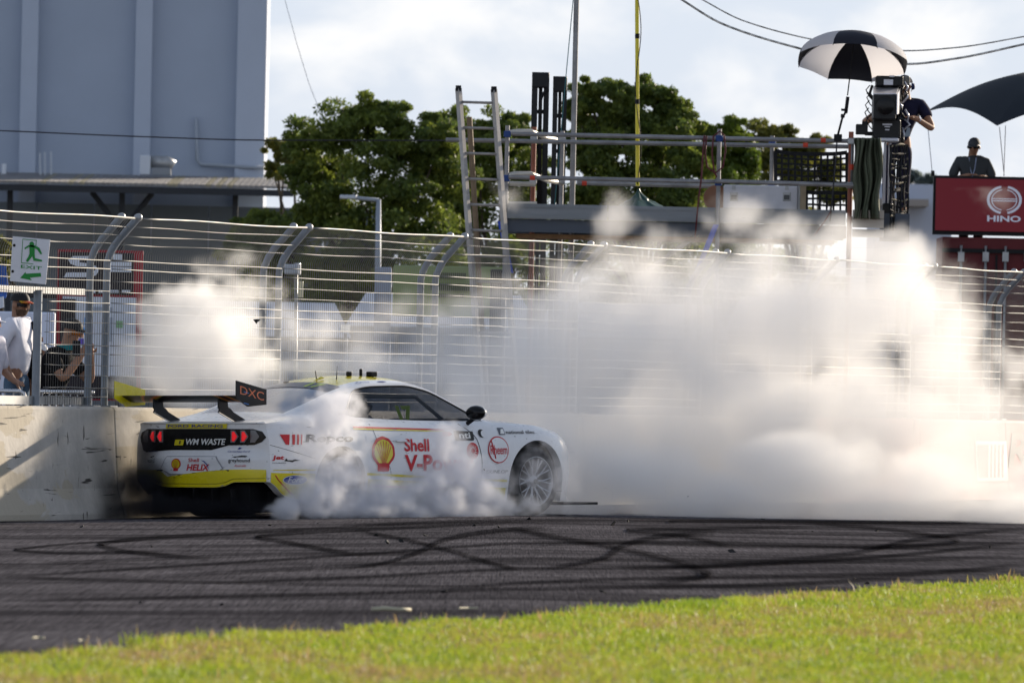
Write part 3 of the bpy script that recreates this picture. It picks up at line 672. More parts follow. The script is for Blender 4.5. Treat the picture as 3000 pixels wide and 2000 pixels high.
# scallop emblem built flat
def scallop(cx, cz, w, h, fn0, fn1, fn2, parent):
    def sh(k, kz):
        o = []
        for i in range(25):
            a = math.radians(-28+236*i/24); r = 1+.035*abs(math.sin(i*math.pi/3.4)); o.append((cx+w/2*k*math.cos(a)*r, cz+.08*h+h*.46*kz*math.sin(a)*r))
        o += [(cx-w*.26*k, cz-h*.30*kz), (cx-w*.26*k, cz-h*.48*kz), (cx, cz-h*.5*kz), (cx+w*.26*k, cz-h*.48*kz), (cx+w*.26*k, cz-h*.30*kz)]; return o
    e = patch(sh(1, 1), fn0, 'scallop_emblem', REDPR, parent, .06)
    inn = [(x, z) for x, z in sh(.80, .80) if z > cz-h*.36]; patch(inn, fn1, 'scallop_shell', CYEL, e, .06)
    for i in range(7):
        a = math.radians(30+120*i/6); x1, z1 = cx+w*.34*math.cos(a)*1.1, cz+.08*h+h*.33*math.sin(a)
        x0, z0 = cx+(x1-cx)*.14, cz-h*.30; nx = w*.013
        patch([(x0-nx*.5, z0), (x0+nx*.5, z0), (x1+nx, z1), (x1-nx, z1)], fn2, 'scallop_rib', REDPR, e, .08)
scallop(-.215, .478, .125, .115, FP(.013), FP(.016), FP(.019), FASCIA)
lettering('Shell', (-.05, .09, .508, .545), FP(.014), 'lettering', REDPR, FASCIA, bold=.015)
lettering('HELIX', (-.07, .23, .425, .487), FP(.014), 'lettering', REDPR, FASCIA, bold=.03, shear=.15)
patch([(.12, .527), (.16, .52), (.20, .49), (.235, .425), (.19, .487), (.155, .51)], FP(.018), 'emblem_swoosh', BLUEPR, FASCIA)
lettering('greyhound', (.46, .70, .498, .543), FP(.008), 'lettering', BLACKPR, FASCIA, bold=.01)
patch([(.49, .553), (.52, .562), (.56, .565), (.60, .572), (.655, .57), (.67, .562), (.64, .562), (.66, .552), (.63, .558), (.58, .556), (.55, .558), (.53, .549), (.525, .556)], FP(.008), 'running_dog_emblem', BLACKPR, FASCIA)
lettering('Australia', (.53, .66, .463, .485), FP(.008), 'lettering', REDPR, FASCIA, shear=.4)
lettering('Carmichael Ford', (.42, .68, .603, .618), FP(.008), 'lettering', BLUEPR, FASCIA, bold=.01, shear=.2)
patch([(.53, .632), (.56, .63), (.58, .645), (.555, .65)], FP(.008), 'emblem', BLUEPR, FASCIA)
patch([(-.62, .553), (-.585, .562), (-.55, .568), (-.54, .56), (-.57, .555), (-.56, .545), (-.59, .553)], FP(.008), 'running_dog_emblem', BLACKPR, FASCIA)
lettering('hound', (-.64, -.53, .50, .54), FP(.008), 'lettering', BLACKPR, FASCIA); lettering('Carmichael Ford', (-.68, -.52, .603, .616), FP(.008), 'lettering', BLUEPR, FASCIA, bold=.01)
# flank print, right side
R_ = lambda off: (lambda a, b: rp(a, b, off))
def band(pts_lo, pts_hi, name, m, off=.005):
    return patch(pts_lo+pts_hi[::-1], R_(off), name, m, BODY_R, .06)
flo = [(x, zlow(x)+.004) for x in np.linspace(.15, .70, 24)]
band(flo, [(.15, .435), (.30, .43), (.70, .425)], 'yellow_lower_panel', CYEL)
mb = MB(); mb.tube([rp(.20+.24*t, .41-.20*t**.8, .006) for t in np.linspace(0, 1, 10)], .006, 5); mb.build('red_pinstripe', REDPR, BODY_R, smooth=True)
band([(.17, .455), (.70, .452)], [(.17, .462), (.70, .466)], 'yellow_stripe', CYEL)
band([(1.42, .405), (3.45, .33)], [(1.42, .428), (3.45, .352)], 'yellow_stripe', CYEL)
SK = band([(1.44, .165), (2.4, .16), (3.44, .16)], [(1.44, .37), (2.4, .335), (3.44, .27)], 'yellow_sill_panel', CYEL)
band([(1.5, .295), (2.6, .262)], [(1.5, .31), (2.6, .28)], 'red_stripe', REDPR, .009)
band([(1.25, .862), (2.6, .835)], [(1.25, .878), (2.6, .848)], 'red_stripe', REDPR); band([(1.25, .846), (2.6, .822)], [(1.25, .858), (2.6, .832)], 'yellow_stripe', CYEL)
for k, (x0, w0) in enumerate(((.30, .075), (.405, .04), (.465, .03), (.515, .02))):
    sh = .02; patch([(x0+sh*(0 if k else 1.2), .705), (x0+w0-.01, .70), (x0+w0+.012, .80), (x0+.012-(.045 if k == 0 else 0), .80)], R_(.005), 'emblem_bar', REDPR, BODY_R)
lettering('Repco', (.575, 1.22, .705, .80), R_(.005), 'lettering', BLACKPR, BODY_R, bold=.035, shear=.12)
lettering('Jet', (.16, .30, .548, .60), R_(.005), 'lettering', REDPR, BODY_R, bold=.03, shear=.1)
lettering('COURIERS', (.16, .32, .522, .534), R_(.005), 'lettering', BLACKPR, BODY_R)
patch([(.30, .545), (.325, .572), (.34, .555), (.40, .553), (.43, .562), (.50, .551), (.43, .545), (.40, .534), (.36, .542)], R_(.005), 'jet_plane_emblem', BLACKPR, BODY_R)
ov = lambda cx, cz, a, b, n=32: [(cx+a*math.cos(2*math.pi*i/n), cz+b*math.sin(2*math.pi*i/n)) for i in range(n)]
OV = patch(ov(.44, .365, .155, .045), R_(.010), 'oval_badge_border', WHITEP, BODY_R); patch(ov(.44, .365, .147, .040), R_(.013), 'oval_badge', mat('badge_blue', (.01, .03, .28), .3), OV)
lettering('Ford', (.34, .54, .338, .394), R_(.017), 'lettering', WHITEP, BODY_R, shear=.3)
scallop(1.665, .60, .345, .325, R_(.006), R_(.010), R_(.014), BODY_R)
lettering('Shell', (1.985, 2.35, .632, .755), R_(.006), 'lettering', REDPR, BODY_R, bold=.025)
lettering('V-Power', (1.985, 2.98, .44, .60), R_(.006), 'lettering', REDPR, BODY_R, bold=.03)
NT = patch([(2.745, .735), (2.985, .735), (3.0, .75), (3.0, .825), (2.73, .832), (2.73, .75)], R_(.006), 'sponsor_panel', BLACKPR, BODY_R); lettering('nti', (2.79, 2.95, .757, .815), R_(.010), 'lettering', WHITEP, BODY_R, bold=.025)
patch([(2.55, .785), (2.60, .775), (2.66, .78), (2.70, .80), (2.66, .825), (2.57, .822)], R_(.006), 'emblem', REDPR, BODY_R)
patch(ov(2.965, .635, .083, .082), R_(.006), 'round_emblem', REDPR, BODY_R)
for k in range(12):
    a = 2*math.pi*k/12; b = a+.35
    patch([(2.965+.028*math.cos(a-.2), .635+.028*math.sin(a-.2)), (2.965+.028*math.cos(a+.2), .635+.028*math.sin(a+.2)), (2.965+.068*math.cos(b), .635+.068*math.sin(b))], R_(.010), 'emblem_ray', WHITEP, BODY_R)
patch(ov(3.325, .645, .142, .132, 48), R_(.006), 'emblem_ring', REDPR, BODY_R); patch(ov(3.325, .645, .130, .120, 48), R_(.009), 'emblem_field', WHITE, BODY_R)
lettering('Rheem', (3.21, 3.44, .60, .69), R_(.013), 'lettering', REDPR, BODY_R, bold=.01)
mb = MB(); mb.tube([rp(3.23+.05*t, .73-.17*t, .012) for t in np.linspace(0, 1, 6)], .007, 4); mb.build('letter_tail', REDPR, BODY_R)
lettering('DUNLOP', (3.15, 3.455, .415, .448), R_(.006), 'lettering', BLACKPR, BODY_R, bold=.02, shear=.25)
lettering('national tiles', (3.46, 3.86, .80, .835), R_(.006), 'lettering', BLACKPR, BODY_R, bold=.01)
patch([(3.36, .79), (3.445, .79), (3.445, .86), (3.36, .86)], R_(.005), 'emblem', mat('grey_print', (.12, .13, .16), .5), BODY_R); patch([(3.372, .80), (3.433, .80), (3.433, .85), (3.40, .845), (3.385, .82)], R_(.009), 'emblem_field', WHITEP, BODY_R)
patch(ov(3.12, .805, .05, .04), R_(.006), 'fender_vent', BLACKPR, BODY_R); patch(ov(3.145, .80, .04, .034), R_(.009), 'vent_lip', WHITE, BODY_R)
# panel gaps
GAP = mat('panel_gap', (.03, .03, .035), .7)
def gapline(pts, r=.003):
    k = cubic([(b, a) for a, b in sorted(pts, key=lambda p: p[1])]); z0, z1 = min(p[1] for p in pts), max(p[1] for p in pts)
    mb = MB(); mb.tube([rp(k(z), z, -.0005) for z in np.linspace(z0, z1, 16)], r, 5); mb.build('panel_gap', GAP, BODY_R, smooth=True)
gapline([(1.80, .18), (1.79, .42), (1.60, .70), (1.53, .90)]); gapline([(3.06, .17), (3.10, .5), (3.04, .75), (2.86, .895)], .005)
mb = MB(); mb.tube([rp(.145+t*.55, .70-.13*t, -.0005) for t in np.linspace(0, 1, 12)], .0025, 5); mb.build('panel_gap', GAP, BODY_R)
mb = MB(); mb.tube([rp(1.86+.16*t, .735, .012+.012*math.sin(math.pi*t)) for t in np.linspace(0, 1, 8)], [.008, .013, .015, .015, .015, .015, .013, .008], 8); mb.build('door_handle', WHITE, BODY_R, smooth=True)
mb = MB(); mb.lathe([(0, .004), (.05, .003), (.056, 0)], rp(.86, .80, .001), (0, -1, 0), 20); mb.build('fuel_flap', WHITE, BODY_R, smooth=True)
# roof-side print
lettering('QLD', (1.74, 1.93, .865, .955), lambda a, b: topf(a, b, .005), 'lettering', BLUEPR, CAR)
ovr = [(2.10+.06*math.cos(2*math.pi*i/20), .93+.03*math.sin(2*math.pi*i/20)) for i in range(20)]
patch(ovr, lambda a, b: topf(a, b, .005), 'oval_badge', BLUEPR, CAR)
# tail wing
DX = mat('wing_black', (.008, .008, .010), .35, spec=.25)
def wing_mat():
    m = mat('wing_print', (.02, .02, .024), .35, spec=.25); n, l = m.node_tree.nodes, m.node_tree.links; b = n['Principled BSDF']
    t = n.new('ShaderNodeTexCoord'); w = n.new('ShaderNodeTexWave'); w.wave_type = 'RINGS'; w.inputs['Scale'].default_value = 1.2; w.inputs['Distortion'].default_value = 6; w.inputs['Detail'].default_value = 1; l.new(t.outputs['Object'], w.inputs['Vector'])
    c = n.new('ShaderNodeValToRGB'); e = c.color_ramp.elements; e[0].color = (.012, .012, .015, 1); e[0].position = .62; e[1].color = (.22, .20, .02, 1); e[1].position = .68
    x = c.color_ramp.elements.new(.86); x.color = (.55, .13, .02, 1); y = c.color_ramp.elements.new(.97); y.color = (.02, .02, .02, 1)
    l.new(w.outputs[0], c.inputs[0]); l.new(c.outputs[0], b.inputs['Base Color']); return m
mb = MB()
def foil(u, v):
    a = 2*math.pi*u; ch = .30; x = .5-.5*math.cos(a); th = .04*math.sin(a)*(1.15-x*.7) ; cam_ = -.03*math.sin(math.pi*min(1, x*1.05))
    yy = -.80+1.6*v; return (.14-ch*x, yy, 1.125+cam_*(1 if True else 0)+th*.5+.022*x*x+.025)
mb.grid(foil, 32, 14, wrapu=True); WING = mb.build('wing_plane', wing_mat(), CAR, smooth=True)
for sg in (-1, 1):
    mb = MB(); prof_ = [(-.25, 1.315), (.17, 1.23), (.17, 1.085), (-.09, 1.065), (-.25, 1.145)]
    mb.prism([(x, sg*.80, z) for x, z in prof_], (0, sg*.012, 0)); ep = mb.build('wing_end_plate', DX if sg < 0 else CYEL, CAR)
    if sg < 0: EPR = ep
    # inner face of the far plate is yellow
fe = lambda off: (lambda a, b: Vector((a, -.812-off, b)))
lettering('DXC', (-.20, .13, 1.155, 1.235), lambda a, b: Vector((a, -.815, b-.20*(a+.04))), 'lettering', mat('orange_print', (.75, .22, .10), .4), EPR, bold=.0)
LB = mat('light_blue_print', (.05, .25, .75), .4)
for z0 in (1.205, 1.098): patch([(-.16, z0+.032-.0), (-.08, z0+.02), (-.08, z0+.026), (-.16, z0+.038)] if False else [(-.15, z0), (-.08, z0-.014), (-.08, z0-.008), (-.15, z0+.006)], fe(.003), 'print_dash', LB, EPR)
for y in (-.43, .43):
    mb = MB(); pr = [(.02, 1.14), (-.10, 1.14), (-.10, 1.055), (-.085, 1.04), (-.10, 1.01), (.21, .885), (.36, .90), (.10, 1.015), (.06, 1.05), (.03, 1.06)]
    mb.prism([(x, y-.009, z) for x, z in pr], (0, .018, 0)); st = mb.build('wing_strut', DX, CAR)
    mb = MB(); mb.tube([(-.103, y-.012, 1.01), (.20, y-.012, .885)], .005, 5); mb.build('strut_edge', mat('bright_edge', (.6, .58, .55), .3, .6), st)
# roof gear
mb = MB(); mb.tube([topf(1.62, .2, 0), topf(1.60, .2, .10)], [.008, .004], 6); mb.build('roof_aerial', BLACKP, CAR)
mb = MB(); mb.tube([topf(1.75, .45, 0), topf(1.76, .45, .13)], [.006, .0015], 6); mb.build('roof_aerial', BLACKP, CAR)
for x, t, w, h in ((1.52, -.35, .05, .022), (2.02, .3, .05, .045), (2.2, .28, .03, .07), (2.28, .4, .09, .05)):
    mb = MB(); mb.box(topf(x, t, h/2), (w, w*.8, h)); mb.build('roof_sensor', BLACKP, CAR, bevel=.008)
mb = MB(); mb.prism([topf(1.55, .25, .01), topf(1.70, .25, .01), topf(1.66, .25, .035)], (0, .02, 0)); mb.build('roof_fin', CYEL, CAR)
# mirrors
for sg in (-1, 1):
    mb = MB(); mb.lathe([(0, -.09), (.055, -.085), (.078, -.03), (.075, .02), (.055, .065), (.02, .085), (0, .088)], (2.98, sg*.99, 1.005), (1, 0, 0), 16)
    mb.v = [(x, sg*.99+(y-sg*.99)*1.25, 1.005+(z-1.005)*.85) for x, y, z in mb.v]; mr_ = mb.build('mirror', WHITE, CAR, smooth=True)
    mb = MB(); mb.lathe([(0, -.094), (.06, -.092), (.081, -.05), (.084, -.02), (.08, .0)], (2.98, sg*.99, 1.005), (1, 0, 0), 16); mb.v = [(x, sg*.99+(y-sg*.99)*1.25, 1.005+(z-1.005)*.86) for x, y, z in mb.v]; mb.build('mirror_shell', GLOSSB, mr_, smooth=True)
    mb = MB(); mb.tube([(2.98, sg*.95, .955), (2.97, sg*.86, .90)], .022, 8); mb.build('mirror_stalk', BLACKP, mr_, smooth=True)
# cabin
CAB = mat('cabin_dark', (.02, .02, .022), .8); CAGE = mat('cage_grey', (.10, .10, .105), .6)
mb = MB(); mb.box((2.1, 0, .45), (2.4, 1.5, .5)); mb.build('cabin_floor', CAB, CAR)
mb = MB(); mb.box((3.12, 0, .82), (.36, 1.5, .16)); mb.build('dashboard', CAB, CAR)
def seat(y):
    mb = MB(); mb.prism([(1.72, y-.25, .55), (1.62, y-.25, .95), (1.66, y-.25, 1.13), (1.80, y-.25, 1.13), (1.92, y-.25, 1.07), (1.80, y-.25, .92), (1.92, y-.25, .6)], (0, .05, 0)); mb.prism([(1.72, y+.2, .55), (1.62, y+.2, .95), (1.66, y+.2, 1.13), (1.80, y+.2, 1.13), (1.92, y+.2, 1.07), (1.80, y+.2, .92), (1.92, y+.2, .6)], (0, .05, 0)); mb.box((1.66, y, .85), (.06, .45, .6)); return mb.build('seat', CAB, CAR)
ST = seat(-.33)
lettering('17', (2.10, 2.32, .935, 1.075), lambda a, b: Vector((a, -(gside(a, b)-.025), b)), 'window_number', LIME, CAR, bold=.06)
for pts in ([(1.45, .62, .7), (1.62, .53, 1.17), (1.62, -.53, 1.17), (1.45, -.62, .7)], [(3.05, -.68, .8), (2.55, -.56, 1.16), (1.62, -.53, 1.17)], [(3.05, .68, .8), (2.55, .56, 1.16), (1.62, .53, 1.17)], [(1.45, .62, .75), (2.55, .62, .62)], [(2.0, .6, .65), (2.55, .56, 1.16)], [(1.2, .5, .7), (1.62, .53, 1.17)], [(1.62, -.53, 1.17), (1.2, .4, .75)]):
    mb = MB(); mb.tube(pts, .02, 8); mb.build('cage_tube', CAGE, CAR, smooth=True)
# wheels
TYRE = mat('tyre', (.022, .022, .023), .85, var=.3, vscale=12); RIM = mat('alloy', (.46, .46, .48), .38, .75); DISC = mat('brake_disc', (.12, .10, .09), .5, .7)
def wheel(x, sg, tw, steer=0):
    R = .335; c = Vector((x, sg*(.95-tw/2), R)); ax = Vector((0, sg, 0)); h = tw/2
    mb = MB(); mb.lathe([(.235, -h+.02), (.26, -h), (.315, -h+.015), (R, -h+.05), (R, h-.05), (.318, h-.012), (.265, h), (.238, h-.012)], c, ax, 48); w = mb.build('wheel', TYRE, CAR, smooth=True)
    mb = MB(); mb.lathe([(.237, h-.012), (.244, h-.004), (.236, h-.008), (.222, h-.05), (.20, -h+.03)], c, ax, 48); mb.build('rim', RIM, w, smooth=True)
    mb = MB()
    for k in range(10):
        a = 2*math.pi*k/10
        for da in (-.13, .13):
            r0, r1 = .055, .226; p0 = Vector((math.cos(a), 0, math.sin(a))); p1 = Vector((math.cos(a+da), 0, math.sin(a+da))); pm = Vector((math.cos(a+da*.25), 0, math.sin(a+da*.25)))
            pts = [c+p0*r0+ax*(h-.05), c+pm*.12+ax*(h-.028), c+p1*r1+ax*(h-.014)]; mb.tube(pts, [.012, .009, .0075], 6)
    mb.lathe([(0, h-.02), (.03, h-.02), (.05, h-.035), (.07, h-.05), (.075, h-.07)], c, ax, 20); mb.build('spokes', RIM, w, smooth=True, angle=40)
    mb = MB(); mb.lathe([(.07, -.0), (.185, -.0), (.185, -.03), (.07, -.03)], c, ax, 32); mb.build('brake_disc', DISC, w)
    mb = MB(); mb.lathe([(0, -.05), (.225, -.05)], c, ax, 24); mb.build('wheel_back', BLACKP, w)
    mb = MB(); mb.lathe([(0, h-.005), (.022, h-.006), (.024, h-.02)], c, ax, 12); mb.build('centre_nut', DISC, w)
for x, tw in ((RAX, .30), (FAX, .28)):
    for sg in (-1, 1): wheel(x, sg, tw)
mb = MB(); mb.box((2.25, 0, .15), (3.8, 1.55, .2)); mb.build('underbody', BLACKP, CAR)
# ================================================================ trees
def leafmat(name, c1, c2):
    m = bpy.data.materials.new(name); m.use_nodes = True; n, l = m.node_tree.nodes, m.node_tree.links; b = n['Principled BSDF']
    at = n.new('ShaderNodeAttribute'); at.attribute_name = 'tone'; mx = n.new('ShaderNodeMix'); mx.data_type = 'RGBA'; l.new(at.outputs['Fac'], mx.inputs[0])
    mx.inputs[6].default_value = (*c1, 1); mx.inputs[7].default_value = (*c2, 1); l.new(mx.outputs[2], b.inputs['Base Color']); b.inputs['Roughness'].default_value = .55
    tr = n.new('ShaderNodeBsdfTranslucent'); l.new(mx.outputs[2], tr.inputs[0]); ms = n.new('ShaderNodeMixShader'); ms.inputs[0].default_value = .5
    l.new(b.outputs[0], ms.inputs[1]); l.new(tr.outputs[0], ms.inputs[2]); l.new(ms.outputs[0], n['Material Output'].inputs[0]); return m
LEAF = leafmat('leaf_green', (.078, .125, .03), (.19, .235, .035)); LEAF2 = leafmat('leaf_olive', (.11, .13, .03), (.24, .23, .035))
BARK = mat('bark', (.09, .07, .05), .9, var=.4, vscale=5, bump=.6, bscale=20)
def tree(D, lobes, nleaf, size, label, m=None, group='trees behind the track', name='broad_tree', sub=7):
    s = S(D); cx = sum(l[0] for l in lobes)/len(lobes); base = P(cx, 1140, D); base.z = -.1
    th = thing(name, label, 'tree', base, group)
    mb = MB(); crown_c = P(cx, sum(l[1] for l in lobes)/len(lobes), D)
    trunk_top = Vector((base.x+.15, D, base.z+(crown_c.z-base.z)*.55))
    mb.tube([base, base.lerp(trunk_top, .5)+Vector((.08, 0, 0)), trunk_top], [.17, .14, .10], 10); tr = mb.build('trunk', BARK, th, smooth=True)
    vs, tone = [], []
    for lx, ly, lr in lobes:
        c = P(lx, ly, D); r = lr/s*1.16; c.y += random.uniform(-1, 1)*r*.9
        mb = MB(); mid = trunk_top.lerp(c, .5)+Vector((random.uniform(-.2, .2), random.uniform(-.2, .2), .1)); mb.tube([trunk_top-Vector((0, 0, .2)), mid, c], [.06, .035, .012], 6); mb.build('limb', BARK, tr, smooth=True)
        # clumps on the lobe
        for k in range(sub*3):
            d = Vector(RNG.normal(0, 1, 3)); d.normalize(); d.z = d.z*.85+.1
            cc = c+d*r*random.uniform(.3, 1.02); cr_ = r*random.uniform(.2, .46); n = int(nleaf/len(lobes)/(sub*3))
            tn = random.random()
            q = RNG.normal(0, 1, (n, 3)); q /= np.linalg.norm(q, axis=1)[:, None]; rad = cr_*RNG.random((n, 1))**.42; q = q*rad*np.array([1.15, 1.15, .75])
            ctr = np.array(cc)+q; a = RNG.normal(0, 1, (n, 3)); a /= np.linalg.norm(a, axis=1)[:, None]; bb = RNG.normal(0, 1, (n, 3)); bb -= a*(a*bb).sum(1)[:, None]; bb /= np.linalg.norm(bb, axis=1)[:, None]
            sz = RNG.uniform(.6, 1.3, (n, 1))*size
            vs.append(np.stack([ctr-a*sz, ctr+bb*sz*.45, ctr+a*sz, ctr-bb*sz*.45], 1)); tone.append(np.clip(tn*.8+RNG.uniform(-.2, .5, n), 0, 1))
    V = np.concatenate(vs)-np.array(base); N = len(V); me = bpy.data.meshes.new('crown'); me.vertices.add(4*N); me.vertices.foreach_set('co', V.reshape(-1))
    me.loops.add(4*N); me.loops.foreach_set('vertex_index', np.arange(4*N, dtype=np.int32)); me.polygons.add(N); me.polygons.foreach_set('loop_start', np.arange(0, 4*N, 4, dtype=np.int32)); me.update()
    at = me.attributes.new('tone', 'FLOAT', 'POINT'); at.data.foreach_set('value', np.repeat(np.concatenate(tone), 4)); me.materials.append(m or LEAF)
    link('crown', me, th)
tree(232, [(905, 420, 70), (1000, 390, 80), (1075, 345, 55), (1140, 345, 55), (1060, 430, 90), (1180, 420, 80), (960, 500, 90), (895, 505, 58), (1090, 530, 100), (1240, 480, 80), (1210, 580, 90), (1000, 600, 90), (925, 620, 75), (1120, 660, 110), (850, 700, 80), (960, 690, 110), (1260, 680, 100), (765, 660, 55), (720, 690, 45), (1290, 430, 65), (1330, 520, 80), (1270, 380, 40), (690, 740, 50), (750, 740, 70), (800, 780, 90), (950, 800, 110), (1100, 800, 110), (1250, 800, 110), (760, 880, 80), (1000, 900, 100), (1180, 900, 100)], 130000, .052,
     'dense dark green tree beyond the street lamp, left of the ladder')
tree(246, [(805, 430, 32), (835, 470, 36), (800, 505, 30), (860, 440, 30)], 6000, .05, 'small sparse tree at the corner of the tall grey building', LEAF2, sub=4)
tree(238, [(1330, 370, 60), (1400, 420, 60), (1460, 390, 60), (1500, 375, 45), (1540, 430, 60), (1450, 480, 80), (1360, 520, 80), (1560, 520, 80), (1420, 600, 110), (1560, 640, 110), (1330, 640, 90), (1380, 760, 100), (1520, 780, 110), (1450, 900, 110), (1600, 900, 100), (1320, 900, 90)], 70000, .052, 'green tree seen between the ladder and the forklift mast')
tree(226, [(1720, 285, 50), (1790, 300, 60), (1880, 275, 52), (1960, 305, 52), (1840, 360, 80), (1740, 370, 70), (1960, 390, 75), (2010, 370, 45), (1900, 460, 90), (1780, 470, 90), (2020, 480, 60), (1700, 450, 60), (1850, 570, 110), (1740, 590, 90), (1980, 580, 100), (1690, 330, 40), (2030, 620, 90), (1880, 680, 110), (1720, 720, 100), (1980, 740, 110), (1850, 840, 120), (1700, 880, 100), (2010, 900, 110)], 115000, .052,
     'tallest dark green tree rising behind the yellow pole')
tree(240, [(2090, 440, 60), (2150, 400, 45), (2110, 510, 70), (2180, 470, 55), (2170, 560, 70), (2090, 600, 80), (2060, 390, 30), (2140, 680, 90), (2200, 780, 100), (2120, 860, 100)], 45000, .052, 'rounded green tree right of the tallest tree', leafmat('leaf_bright', (.07, .12, .018), (.15, .2, .02)))
tree(262, [(2230, 400, 45), (2290, 400, 40), (2250, 470, 55), (2330, 440, 40), (2310, 510, 50), (2240, 560, 60), (2370, 470, 30), (2350, 540, 45), (2420, 500, 40), (2390, 430, 34), (2440, 565, 50), (2290, 640, 80), (2360, 700, 90), (2300, 800, 100), (2400, 860, 90)], 42000, .055, 'olive yellow tree behind the black safety net', LEAF2)
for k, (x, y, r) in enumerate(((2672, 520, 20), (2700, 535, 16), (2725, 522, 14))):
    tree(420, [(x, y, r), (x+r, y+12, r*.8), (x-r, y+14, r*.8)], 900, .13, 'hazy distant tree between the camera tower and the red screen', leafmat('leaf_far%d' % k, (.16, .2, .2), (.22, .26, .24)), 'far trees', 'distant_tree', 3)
# ================================================================ tall building with an awning
D0 = 288.0
BW = mat('grey_cladding', (.40, .46, .565), .7, var=.06, vscale=.5); BW2 = mat('pilaster_cladding', (.47, .53, .64), .7, var=.05, vscale=.6)
TH = thing('tall_building', 'tall blue grey windowless building with vertical ribs behind an awning roof', 'building', P(380, 1150, D0))
def bx(x0, y0, x1, y1, Da, Db, name, m, par, bevel=0):
    a = P(x0, y1, D0); b = P(x1, y0, D0); mb = MB(); mb.box(((a.x+b.x)/2, (Da+Db)/2, (a.z+b.z)/2), (b.x-a.x, Db-Da, b.z-a.z)); return mb.build(name, m, par, bevel=bevel)
def bvert(x0, x1, Da, Db, z0, z1, name, m, par):
    a = P(x0, 250, D0).x; b = P(x1, 250, D0).x; mb = MB(); mb.box(((a+b)/2, (Da+Db)/2, (z0+z1)/2), (b-a, Db-Da, z1-z0)); return mb.build(name, m, par)
bvert(-600, 770, D0, D0+3, -.1, 19, 'wall', BW, TH)
for x0, x1 in ((-360, -312), (62, 110), (396, 444)): bvert(x0, x1, D0-.35, D0+.02, -.1, 19, 'pilaster', BW2, TH)
bvert(694, 779, D0-.35, D0+3.1, -.1, 19.1, 'corner_pier', BW2, TH)
pm = mat('pipe_grey', (.36, .40, .46), .5)
mb = MB(); mb.tube([P(574, 345, D0-.15), P(578, 470, D0-.15), P(590, 482, D0-.15), P(772, 492, D0-.5)], .05, 8); mb.build('downpipe', pm, TH, smooth=True)
AW = thing('awning_roof', 'low corrugated awning roof on dark columns in front of the tall building', 'awning', P(400, 1150, D0-6))
ridge = mat('roof_sheet', (.36, .35, .35), .5, var=.3, vscale=2); skyl = mat('skylight_sheet', (.52, .49, .38), .4, trans=.4)
z_b, z_t = P(400, 545, D0-8).z, P(400, 521, D0).z
xa, xb = P(-60, 530, D0).x, P(878, 530, D0).x; npan = 60
for k in range(npan):
    u0, u1 = xa+(xb-xa)*k/npan, xa+(xb-xa)*(k+1)/npan-.02; mb = MB(); lit = k in (14, 37, 38) or k in (19, 21, 44, 46, 48)
    nn = 3
    for q in range(nn):
        w = (u1-u0)/nn; mb.prism([(u0+w*q, D0-8, z_b), (u0+w*q+w*.55, D0-8, z_b), (u0+w*q+w*.55, D0-.4, z_t), (u0+w*q, D0-.4, z_t)], (0, 0, .07))
        mb.prism([(u0+w*(q+.55), D0-8, z_b-.002), (u0+w*(q+1), D0-8, z_b-.002), (u0+w*(q+1), D0-.4, z_t-.002), (u0+w*(q+.55), D0-.4, z_t-.002)], (0, 0, .02))
    mb.build('roof_sheet', skyl if lit else ridge, AW)
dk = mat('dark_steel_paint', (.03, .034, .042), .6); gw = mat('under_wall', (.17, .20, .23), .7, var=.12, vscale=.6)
mb = MB(); mb.box(((xa+xb)/2, D0-7.9, z_b-.10), (xb-xa, .12, .16)); mb.build('fascia_beam', dk, AW)
for px in (30, 358, 690):
    x = P(px, 560, D0-7).x; mb = MB(); mb.box((x, D0-7, z_b/2-.1), (.14, .14, z_b)); c = mb.build('column', dk, AW)
    for sg in ((-1, 1) if px == 358 else ()): mb = MB(); mb.tube([(x, D0-7, z_b-1.1), (x+sg*.75, D0-7, z_b-.15)], .07, 8); mb.build('column_brace', dk, c)
for k in range(7):
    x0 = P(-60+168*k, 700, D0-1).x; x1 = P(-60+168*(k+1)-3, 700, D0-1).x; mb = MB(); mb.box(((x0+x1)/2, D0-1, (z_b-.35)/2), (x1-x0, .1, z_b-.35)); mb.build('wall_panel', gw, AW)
VN = thing('roof_vent', 'white box and silver curved roof vent on the awning roof', 'vent', P(460, 512, D0-3))
a = P(410, 512, D0-3); b = P(442, 456, D0-3); mb = MB(); mb.box(((a.x+b.x)/2, D0-3, (a.z+b.z)/2), (b.x-a.x, .5, b.z-a.z)); mb.build('cabinet', mat('white_metal', (.62, .66, .72), .5), VN, bevel=.02)
a = P(442, 512, D0-3); b = P(505, 462, D0-3); hh = b.z-a.z
mb = MB(); mb.tube([(a.x, D0-3, a.z+hh*.72), (b.x-.15, D0-3, a.z+hh*.72), (b.x+.02, D0-3, a.z+hh*.5)], .17, 10); mb.build('vent_hood', STEEL, VN, smooth=True)
mb = MB(); mb.box(((a.x+b.x)/2, D0-3, a.z+hh*.2), ((b.x-a.x)*.9, .5, hh*.42)); mb.build('vent_base', mat('vent_dark', (.25, .27, .3), .6), VN)
for px, top in ((118, 448), (132, 446), (150, 444)):
    tag(MB().tube([P(px, 512, D0-2), P(px-1, top, D0-2)], .03, 6).build('roof_pipe', mat('pipe_pale', (.5, .54, .6), .5), org=P(px, 512, D0-2)), 'thin pale vent pipe standing on the awning roof', 'pipe', 'vent pipes on the awning roof')
tag(MB().tube([P(11, 512, D0-2), P(12, 480, D0-2)], .06, 8).build('roof_pipe', mat('pipe_white', (.7, .73, .78), .5), org=P(11, 512, D0-2)), 'short thick white stub pipe on the awning roof', 'pipe')
